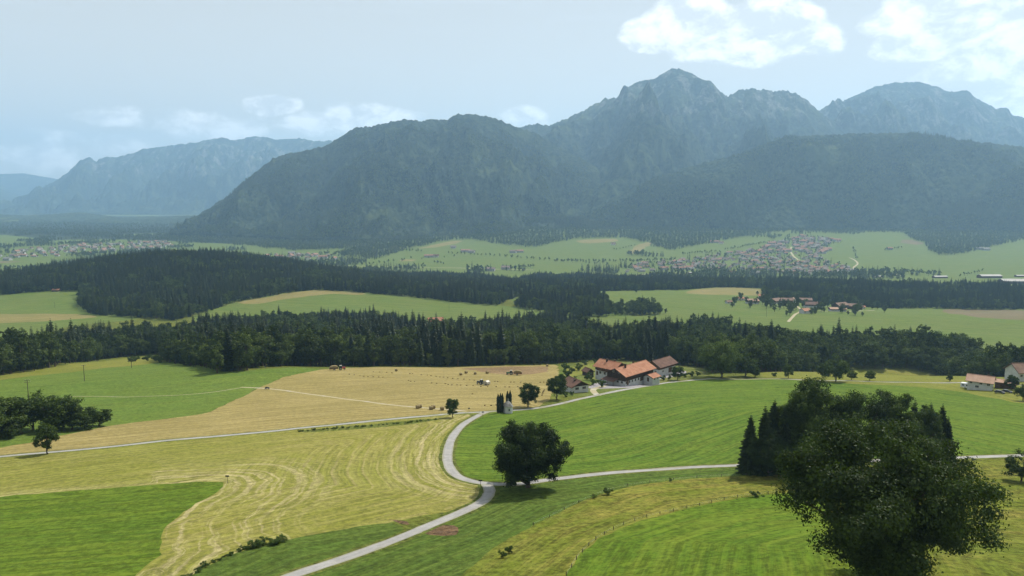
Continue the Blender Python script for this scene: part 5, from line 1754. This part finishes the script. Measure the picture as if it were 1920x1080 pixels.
for i, (a, b_, h_) in enumerate(HT):
    g = frame_at(a, b_)
    tree_obj('hamlet_tree', BRD[i % NB], (g.x, g.y, g.z - .2), h_ / 12.5, i * 1.3, 'leafy tree among the buildings of the hamlet, %s' % ('left part' if a < 1450 else ('middle part by the lane' if a < 1520 else ('between the right barns' if a < 1590 else 'right end'))) if i < NH else ('lone small tree on the light green field behind the middle copse' if i == NH else 'lone tree beside the rear hamlet roofs'), 'tree', 'trees among the hamlet buildings' if i < NH else None)
VT = []
vr = np.random.default_rng(77)
for (x0, y0, x1, y1, n, h_) in [(840, 476, 960, 483, 16, 15), (960, 484, 1140, 497, 22, 14), (1040, 492, 1200, 492, 26, 15), (1180, 492, 1260, 489, 18, 14), (690, 497, 760, 490, 8, 14), (730, 470, 790, 473, 12, 15), (770, 486, 850, 483, 6, 11), (815, 493, 830, 497, 5, 14), (940, 503, 1000, 503, 14, 13), (690, 512, 760, 505, 9, 16), (560, 492, 690, 500, 14, 14), (1150, 470, 1190, 462, 8, 13),
                               (1600, 470, 1606, 486, 5, 17), (1660, 470, 1690, 466, 8, 14), (1690, 512, 1760, 516, 16, 15), (1740, 470, 1760, 476, 6, 15), (1800, 520, 1840, 510, 7, 13), (1280, 478, 1340, 474, 14, 15), (1360, 470, 1450, 455, 20, 16), (100, 497, 220, 500, 18, 14), (10, 506, 60, 503, 10, 14), (240, 482, 280, 478, 8, 13), (1790, 535, 1880, 541, 12, 13)]:
    for k in range(n):
        f = (k + vr.uniform(-.3, .3)) / max(1, n - 1)
        VT.append((x0 + (x1 - x0) * f, y0 + (y1 - y0) * f + vr.normal(0, .6), h_ * vr.uniform(.75, 1.2)))
for i, (a, b_, h_) in enumerate(VT):
    g = frame_at(a, b_)
    zn = ('by the distant town on the left' if a < 300 else 'left of the valley farms' if a < 760 else 'by the left valley farms' if a < 880 else 'right of the large pale farm' if a < 1010 else 'along the valley road before the village' if a < 1150 else 'at the left end of the village' if a < 1290 else 'on the slope above the village' if a < 1480 else 'on the meadows right of the village' if a < 1680 else 'near the pale-roofed halls')
    tree_obj('valley_tree', BRD_FAR[i % 3], (g.x, g.y, g.z - .2), h_ / 20, i * 2.1, 'small hazy tree in a row ' + zn, 'tree', 'small hazy trees ' + zn)

# ------------------------------------------------------------------ far houses
def far_house(Lx, Wy, wh, rs_, wm, rm):
    b = MB()
    hx, hy = Lx / 2, Wy / 2
    b.box(-hx, hx, -hy, hy, -1.5, wh, 0)
    b.prism([(-hy, wh), (hy, wh), (0, wh + rs_)], 'x', -hx, hx, 0)
    o = .8
    for s in (1, -1):
        zz = wh - rs_ / hy * o
        pr = [(0, wh + rs_ + .05), (s * (hy + o), zz + .05), (s * (hy + o), zz + .35), (0, wh + rs_ + .4)]
        b.prism(pr if s > 0 else pr[::-1], 'x', -hx - o, hx + o, 1)
    for x in np.arange(-hx + 1.8, hx - 1, 2.8):
        for z in ([1.5] if wh < 4 else [1.5, 4.2]):
            b.box(x - .55, x + .55, -hy - .04, -hy + .02, z - .6, z + .6, 2)
    b.box(hx * .3 - .4, hx * .3 + .4, -.4, .4, wh + rs_ * .7, wh + rs_ + 1.0, 0)
    return b.mesh('village_house', [B[wm], B[rm], B['pane']])


FH = [far_house(13, 10, 5.0, 3.0, 'farwhite', 'fargrey'), far_house(12, 10, 4.8, 2.8, 'farwhite', 'farred'), far_house(15, 11, 5.2, 3.2, 'farwhite', 'fargrey'), far_house(11, 9, 4.8, 3.0, 'cream', 'brown'), far_house(17, 12, 5.0, 3.0, 'farwhite', 'greyroof'), far_house(22, 12, 5.0, 2.6, 'farwhite', 'farred'), far_house(10, 8.5, 3.4, 2.6, 'white', 'fargrey')]
LIBH = lib('house_kinds', FH)


def village(pxpoly, step, seed, keep):
    poly = gpoly(pxpoly)
    x, y = jitter_grid(poly, step, seed)
    rg = np.random.default_rng(seed)
    rd = [(r['line'], r['width']) for r in roads if r['near'] > 1800]
    green = [f['poly'] for f in fields if f['label'] in ('green plot among the village houses',)]
    k = clear_of(x, y, green, rd, 7)
    x, y = x[k], y[k]
    k = rg.random(len(x)) < keep
    return x[k], y[k], x[~k], y[~k], rg


x, y, tx, ty, rg = village(VILLAGE_PX, 30, 81, .50)
order = np.argsort(np.hypot(x, y))
for n_, i in enumerate(order):
    if n_ >= 270:
        break
    a_ = 0.35 * fbm(x[i] / 400, y[i] / 400, 2) + rg.choice([0, 1.57]) + rg.normal(0, .12)
    fk = int(rg.integers(0, len(FH)))
    o = link('village_house', FH[fk], None, (x[i], y[i], float(H(x[i], y[i])) + .1), a_)
    s = rg.uniform(.85, 1.15)
    o.scale = (s, s, s)
    upper = to_px(x[i], y[i], H(x[i], y[i]))
    zn = 'at the upper village end' if upper[1] < 468 else ('in the left village arm' if upper[0] < 1390 else 'in the village centre')
    side = 'near the pale main road' if upper[1] > 500 else ('by the meadows right of it' if upper[0] > 1530 else 'amid garden trees')
    kd = ['grey-brown roofed house', 'dull red roofed house', 'larger grey-brown roofed house', 'dark brown roofed cottage', 'grey roofed house', 'long dull red roofed house', 'small low house'][fk]
    tag(o, '%s %s, %s' % (kd, zn, side), 'house', '%s %s %s' % (kd, zn, side))
rest = order[270:]
hx_, hy_ = list(x[rest]), list(y[rest])
tl = [(tx, ty)]
for pp, st, sd in ((TOWN_PX, 46, 91), (TOWN2_PX, 40, 92)):
    x2, y2, t2x, t2y, _ = village(pp, st, sd, .5)
    hx_ += list(x2)
    hy_ += list(y2)
    tl.append((t2x, t2y))
hx_, hy_ = np.array(hx_), np.array(hy_)
n = len(hx_)
scatter_mass('town', 'distant hazy town with pale roofs in the left valley', 'town', np.stack([hx_, hy_, H(hx_, hy_) + .1], 1), rg.integers(0, len(FH), n), rg.uniform(.9, 1.6, n), rg.choice([0, 1.57], n) + rg.normal(0, .2, n), LIBH)
vx = np.concatenate([a for a, _ in tl])
vy = np.concatenate([b for _, b in tl])
n = len(vx)
scatter_mass('vegetation', 'garden trees between the houses of the village and town', 'trees', np.stack([vx, vy, H(vx, vy) - .2], 1), np.where(rg.random(n) < .2, 0, 3 + rg.integers(0, 3, n)), rg.uniform(.5, .9, n), rg.uniform(0, 6.28, n), LIBF)

FARMS = [(850, 465, 0, 'dark-roofed farm on the upper valley meadow, left one'), (873, 472, 5, 'large pale farm in the valley beside a tree row'), (884, 474, 2, 'second building of the large pale valley farm'), (805, 482, 5, 'farm by the tree row at the left of the valley meadows'), (818, 482, 3, 'smaller roof beside the left valley farm'), (962, 474, 2, 'pinkish farm roofs on the right valley meadow'), (972, 473, 5, 'long roof of the right valley meadow farm'),
         (948, 505, 2, 'red-roofed farm just above the middle forest band'), (920, 508, 2, 'red roof half hidden by the middle forest band'), (1150, 459, 3, 'dark farm at the edge of the mountain forest'), (1340, 455, 5, 'farm at the forest edge above the village'), (1352, 457, 3, 'small roof beside the farm above the village'), (1668, 468, 1, 'lone pale house on the right meadows'), (1836, 468, 4, 'pale farm between the woods at the far right'), (1848, 469, 4, 'second pale building between the woods at the far right'),
         (143, 503, 2, 'red-roofed farm beside the wooded hill on the left'), (150, 502, 5, 'pale building beside the red-roofed farm left of the hill'), (1415, 515, 4, 'pale roof under the village trees'), (1372, 514, 1, 'white house before the village behind the forest band')]
for i, (a, b_, k, lab) in enumerate(FARMS):
    g = frame_at(a, b_)
    o = link('valley_farmhouse', FH[k], None, (g.x, g.y, g.z + .1), .3 * math.sin(i * 2.3))
    o.scale = (1.7, 1.5, 1.3)
    tag(o, lab, 'farmhouse', 'farmhouses in the valley')
HALL = far_house(46, 22, 6, 3.2, 'brownwood', 'hall')
for i, (a, b_, s, an, lab) in enumerate([(1855, 521, 1.25, .05, 'big pale-roofed hall at the right valley edge'), (1905, 532, 1.6, -.05, 'longest pale-roofed hall at the right frame edge'), (1762, 521, .8, .1, 'white-roofed hall before the meadows right of the village'), (1915, 519, .7, 0, 'small white-roofed hall at the right frame edge'), (1645, 520, .6, .3, 'white-walled hall half hidden behind the right forest band'), (1300, 513, .6, .05, 'flat pale hall behind the forest before the village')]):
    g = frame_at(a, b_)
    o = link('farm_hall', HALL, None, (g.x, g.y, g.z + .1), an)
    o.scale = (s, s * .8, s * .8)
    tag(o, lab, 'hall', 'halls in the valley')

# ------------------------------------------------------------------ farm machines, bales, vehicles, poles, fences
PAINT = {k: plain_mat(k + '_paint', c, .35, .5, .1) for k, c in {'red': (0.35, 0.03, 0.03), 'green': (0.03, 0.10, 0.03), 'dark': (0.03, 0.032, 0.035), 'white': (0.75, 0.76, 0.77), 'orange': (0.11, 0.06, 0.035)}.items()}
TYRE = plain_mat('tyre_rubber', (0.02, 0.02, 0.02), .9, .2)
STRAW = plain_mat('baled_hay', (0.25, 0.195, 0.10), 1, .05, .35, 5)
WRAP = plain_mat('white_bale_wrap', (0.36, 0.33, 0.26), .5, .4, .1, 3)
POLE = plain_mat('weathered_pole', (0.10, 0.08, 0.065), .95, .1, .3, 3)


def wheel(e, x, y, r, w):
    b = MB()
    pr = [(r, -w / 2 * .7), (r, w / 2 * .7), (r * .9, w / 2), (r * .55, w / 2), (r * .55, -w / 2), (r * .9, -w / 2)]
    n = 14
    vs, fs = [], []
    for k in range(n):
        a = 6.28318 * k / n
        vs += [(x + math.cos(a) * q, y + t_, r + math.sin(a) * q) for q, t_ in pr]
    m = len(pr)
    for k in range(n):
        for j in range(m):
            fs.append([k * m + j, ((k + 1) % n) * m + j, ((k + 1) % n) * m + (j + 1) % m, k * m + (j + 1) % m])
    b.add(vs, fs)
    wo = b.build('wheel', TYRE, e, smooth=False)
    d = MB()
    d.tube([(x, y - w * .4, r), (x, y + w * .4, r)], [r * .56, r * .56], 12)
    d.build('rim', B['metal'], wo)


def car(px, py, ang, paint, label):
    g = frame_at(px, py, .15)
    e = empty('parked_car', (g.x, g.y, g.z), ang, label, 'car')
    b = MB()
    lower = [(-2.1, .35), (2.1, .35), (2.15, .62), (2.0, .82), (1.15, .92), (-1.95, .98), (-2.15, .75)]
    b.prism([(x, z) for x, z in lower], 'y', -.86, .86)
    b.prism([(1.0, .915), (.35, 1.40), (-1.2, 1.46), (-1.85, .975)], 'y', -.70, .70)
    b.build('body', PAINT[paint], e)
    w = MB()
    w.prism([(.86, .95), (.30, 1.34), (-1.1, 1.38), (-1.6, 1.0)], 'y', -.715, .715)
    w.build('window', B['pane'], e)
    for x in (-1.3, 1.35):
        for y in (-.78, .78):
            wheel(e, x, y, .33, .2)
    for y in (-.6, .6):
        h = MB()
        h.box(2.03, 2.13, y - .18, y + .18, .62, .76)
        h.build('headlight', WRAP, e)


car(1197, 718, ang + math.pi, 'red', 'red car parked by the white farmhouse wall')
car(1874, 738, a_r, 'dark', 'dark car parked before the white house gable')
car(1888, 737, a_r + .1, 'dark', 'second dark car beside the garage of the white house')


def caravan(px, py, ang, label):
    g = frame_at(px, py, .1)
    e = empty('caravan', (g.x, g.y, g.z), ang, label, 'caravan')
    b = MB()
    b.prism([(-2.3, .45), (2.2, .45), (2.4, 1.2), (2.1, 2.4), (1.7, 2.6), (-2.0, 2.6), (-2.35, 2.2)], 'y', -1.1, 1.1)
    b.build('body', PAINT['white'], e)
    for x in (-1.2, .6):
        w = MB()
        w.box(x - .5, x + .5, -1.13, -1.08, 1.3, 2.0)
        w.build('window', B['pane'], e)
    for y in (-.95, .95):
        wheel(e, -.2, y, .33, .2)
    t_ = MB()
    t_.tube([(2.2, 0, .5), (3.4, 0, .5)], [.06, .05], 6)
    t_.build('drawbar', B['metal'], e)


caravan(1811, 728, a_r, 'white caravan standing left of the white house')


def tractor(e, x0, paint):
    b = MB()
    b.box(x0 + .2, x0 + 2.2, -.42, .42, .8, 1.55)
    b.prism([(x0 + 2.2, .8), (x0 + 2.35, .85), (x0 + 2.35, 1.4), (x0 + 2.2, 1.55)], 'y', -.38, .38)
    b.box(x0 - 1.1, x0 + .3, -.55, .55, .7, 1.2)
    b.build('body', PAINT[paint], e)
    c = MB()
    c.prism([(x0 - 1.1, 1.2), (x0 + .3, 1.2), (x0 + .15, 2.5), (x0 - .95, 2.5)], 'y', -.6, .6)
    cb_ = c.build('cab', B['pane'], e)
    r = MB()
    r.box(x0 - 1.15, x0 + .3, -.72, .72, 2.5, 2.66)
    r.build('cab_roof', WRAP, cb_)
    for y in (-.85, .85):
        wheel(e, x0 - .6, y, .82, .45)
        wheel(e, x0 + 1.7, y * .9, .5, .32)


def machine(name, px, py, ang, paint, load, label):
    g = frame_at(px, py, .05)
    e = empty(name, (g.x, g.y, g.z), ang, label, 'tractor')
    tractor(e, 2.2, paint)
    b = MB()
    if load == 'trailer':
        b.box(-4.6, .3, -1.1, 1.1, .9, 1.1)
        b.box(-4.6, -4.5, -1.1, 1.1, 1.1, 1.9)
        b.box(-4.5, .3, -1.1, -1.02, 1.1, 1.7)
        b.box(-4.5, .3, 1.02, 1.1, 1.1, 1.7)
        b.build('trailer_bed', PAINT['orange'], e)
        h = MB()
        h.prism([(-4.4, 1.12), (.2, 1.12), (.0, 2.3), (-1.2, 2.75), (-3.2, 2.7), (-4.2, 2.2)], 'y', -1.0, 1.0)
        h.build('hay_load', STRAW if paint != 'dark' else WRAP, e)
    else:
        b.prism([(-2.6, .5), (-.3, .6), (.0, 1.3), (-.4, 2.2), (-1.8, 2.6), (-2.8, 2.0), (-3.0, 1.1)], 'y', -1.15, 1.15)
        b.build('baler_body', WRAP if paint == 'dark' else PAINT['red'], e)
    k = MB()
    k.tube([(.3, 0, .9), (1.1, 0, .8)], [.08, .08], 6)
    k.build('drawbar', B['metal'], e)
    for y in (-1.15, 1.15):
        wheel(e, -1.8, y, .5, .35)


machine('tractor_with_baler', 908, 722, 2.5, 'dark', 'baler', 'tractor with pale round baler working in the middle of the hay field')
machine('tractor_with_trailer', 964, 703, 3.0, 'green', 'trailer', 'tractor with loaded trailer on the brown strip by the forest')
machine('tractor_with_trailer', 633, 694, .3, 'red', 'trailer', 'reddish tractor and trailer parked at the forest edge left of the hay')

rb = MB()
n = 18
prof = [(.0, -.62), (.58, -.62), (.66, -.56), (.67, -.2), (.69, 0), (.67, .2), (.66, .56), (.58, .62), (.0, .62)]
vs, fs = [], []
for k in range(n):
    a = 6.28318 * k / n
    vs += [(t_, math.cos(a) * q, .66 + math.sin(a) * q) for q, t_ in prof]
m = len(prof)
for k in range(n):
    for j in range(m - 1):
        fs.append([k * m + j, k * m + j + 1, ((k + 1) % n) * m + j + 1, ((k + 1) % n) * m + j])
rb.add(vs, fs)
RB_S = rb.mesh('round_bale', [STRAW], True)
RB_W = rb.mesh('round_bale', [WRAP], True)
ROUND = [(783.5, 766, 1, 'round bale at the left of the track by the straight road', .4), (787, 764.5, 1, 'second bale touching the leftmost one by the track', .5), (808.5, 768, 1, 'round bale, third along the track', .3), (812.5, 766, 1, 'round bale, fourth along the track', .4), (829, 769, 1, 'round bale closest to the small roadside tree', .2),
         (864, 703.5, 0, 'round bale at the left of the upper hay field row', .3), (874, 700, 0, 'round bale, second of the upper hay field row', .8), (891, 702, 0, 'round bale, third of the upper hay field row', .1), (913.5, 700.5, 0, 'round bale, fourth of the upper hay field row', .5), (743, 696, 0, 'round bale near the forest left of the upper row', .2), (1026, 687, 1, 'round bale at the forest edge above the hay field', .1)]
for (a, b_, wr, lab, rz) in ROUND:
    g = frame_at(a, b_)
    o = link('round_bale', RB_S, None, (g.x, g.y, g.z - .04), rz)
    o.scale = (1.2, 1.15, 1.15)
    tag(o, lab, 'hay bale', 'round bales')
sb = MB()
sb.prism([(-.55, .05), (-.5, 0), (.5, 0), (.55, .05), (.55, .47), (.5, .52), (-.5, .52), (-.55, .47)], 'y', -.32, .32)
for xx in (-.22, .22):
    sb.box(xx - .02, xx + .02, -.33, .33, -.005, .53)
SB = sb.mesh('small_bale', [plain_mat('shaded_hay', (0.17, 0.125, 0.06), 1, .05, .4, 5)])  # small bales have a darker hay colour than the round ones
dots = [(55, 133), (85, 133), (190, 147), (265, 153), (308, 160), (370, 167), (415, 175), (457, 177), (508, 183), (570, 190), (630, 195), (703, 200), (773, 208), (828, 213), (998, 222), (1075, 226), (1108, 228), (1265, 236), (1305, 236), (1385, 236), (1620, 238), (1662, 236), (1695, 238),
        (37, 215), (65, 226), (112, 230), (315, 246), (377, 252), (480, 255), (515, 264), (558, 270), (622, 270), (665, 272), (737, 275), (813, 278), (908, 287), (988, 290), (1090, 291), (1197, 293), (1248, 295), (1350, 291), (1670, 330), (1660, 342), (1655, 352), (1650, 365), (1645, 380), (1640, 395), (955, 516), (1030, 516), (1088, 509), (805, 378)]
dots = [(760 + a / 6.4, 680 + b / 6.4) for a, b in dots] + [(675, 705), (682, 706), (690, 706.7), (700, 707), (710, 707.3), (718, 707.5), (735, 699.5), (725, 698.5), (712, 698), (700, 697.5), (655, 702), (664, 703)]
for i, (a, b_) in enumerate(dots):
    g = frame_at(a, b_)
    o = link('small_bale', SB, None, (g.x, g.y, g.z - .02), i * 1.7)
    o.scale = (.68, .68, .68)
    rw = 'near the junction edge of the hay field' if b_ > 755 else ('in the stack line by the dense roadside tree' if a > 1010 and b_ > 728 else ('in the upper row of the hay field' if b_ < 718 and a > 745 else ('at the left end of the hay field' if a <= 745 else 'in the lower row of the hay field')))
    tag(o, 'small square hay bale ' + rw, 'hay bale', 'small square bales ' + rw)


def utility_pole(px, py, h, arms, label):
    g = frame_at(px, py)
    e = empty('utility_pole', (g.x, g.y, g.z), R(25), label, 'pole')
    b = MB()
    b.tube([(0, 0, -.5), (0, 0, h)], [.17, .11], 8)
    b.build('pole', POLE, e)
    for k in range(arms):
        z = h - .35 - k * .9
        a = MB()
        a.box(-1.1, 1.1, -.07, .07, z, z + .14)
        a.build('crossarm', POLE, e)
        for x in (-1.0, -.4, .4, 1.0):
            q = MB()
            q.tube([(x, 0, z + .14), (x, 0, z + .24), (x, 0, z + .36)], [.03, .07, .05], 6)
            q.build('insulator', B['trim'], e)


utility_pole(158.5, 714.5, 8.5, 1, 'utility pole with crossarm on the left green hillside')
utility_pole(247, 690, 7.5, 0, 'plain utility pole near the bushes below the left forest')
utility_pole(54, 752, 9.5, 2, 'utility pole with double crossarm above the left copse')
utility_pole(103, 577, 9.0, 1, 'far utility pole on the light green field left of the hill')
utility_pole(842, 583, 11, 1, 'far utility pole on the middle green field')
utility_pole(1437, 594, 10, 1, 'utility pole on the field below the hamlet')


def post_line(line, step, h, label, name):
    w = resample(smooth_line(gpoly(line), 8), step)
    e = empty(name, (float(w[0][0]), float(w[0][1]), float(H(*w[0]))), 0, label, 'fence')
    o0 = e.location.copy()
    b = MB()
    b.prism([(-.05, -.05), (.05, -.05), (.05, .05), (-.05, .05)], 'z', -.3, h)
    b.add([(-.05, -.05, h), (.05, -.05, h), (.05, .05, h), (-.05, .05, h), (0, 0, h + .08)], [(0, 1, 4), (1, 2, 4), (2, 3, 4), (3, 0, 4)])
    me = b.mesh('post', [POLE])
    pts = []
    for p in w:
        q = Vector((float(p[0]), float(p[1]), float(H(*p))))
        o = link('post', me, e, q - o0)
        o.rotation_euler = (random.uniform(-.08, .08), random.uniform(-.08, .08), random.uniform(0, 1))
        pts.append(q - o0)
    for z in (h * .9, h * .5):
        t_ = MB()
        t_.tube([p + Vector((0, 0, z)) for p in pts], [.006] * len(pts), 4)
        t_.build('wire', B['metal'], e)


post_line([(1062, 1080), (1090, 1038), (1132, 1003), (1200, 974), (1290, 953), (1380, 933), (1470, 924)], 4.0, .62, 'post and wire fence along the edge of the bright meadow', 'field_fence')
post_line([(1000, 985), (1100, 936), (1180, 911), (1300, 897), (1400, 892)], 6.0, .6, 'post and wire fence between the grass strip and the dry meadow', 'pasture_fence')


def signpost(px, py, h, label):
    g = frame_at(px, py)
    e = empty('signpost', (g.x, g.y, g.z), 0, label, 'signpost')
    b = MB()
    b.tube([(0, 0, -.3), (0, 0, h)], [.05, .05], 8)
    b.build('post', POLE, e)
    s = MB()
    s.prism([(-.45, h - .35), (.35, h - .35), (.5, h - .18), (.35, h), (-.45, h)], 'y', -.09, -.055)
    s.build('sign_plate', PAINT['dark'], e)


signpost(905.5, 784.5, 2.6, 'dark signpost on the grass inside the upper junction')
signpost(901, 911, 1.5, 'short dark post with plate at the oak junction')
signpost(879.5, 772, 1.6, 'small marker post at the upper junction by the track')
signpost(427, 906, 1.9, 'lone stake at the tip of the deep green field')


def small_trailer():
    g = frame_at(501, 729.5)
    e = empty('quad_bike', (g.x, g.y, g.z), .3, 'dark quad bike on the farm track at the hay field edge', 'quad bike')
    b = MB()
    b.prism([(-.9, .45), (.9, .45), (1.0, .75), (.4, .95), (.1, .85), (-.8, .95), (-1.0, .8)], 'y', -.4, .4)
    b.build('body', PAINT['dark'], e)
    s = MB()
    s.prism([(-.7, .95), (.0, .9), (-.05, 1.05), (-.65, 1.1)], 'y', -.25, .25)
    s.build('seat', TYRE, e)
    h = MB()
    h.tube([(.3, -.4, 1.2), (.35, 0, 1.15), (.3, .4, 1.2)], [.03] * 3, 6)
    h.tube([(.35, 0, 1.15), (.5, 0, .9)], [.04, .04], 6)
    h.build('handlebar', TYRE, e)
    for x in (-.7, .7):
        for y in (-.5, .5):
            wheel(e, x, y, .34, .25)


small_trailer()
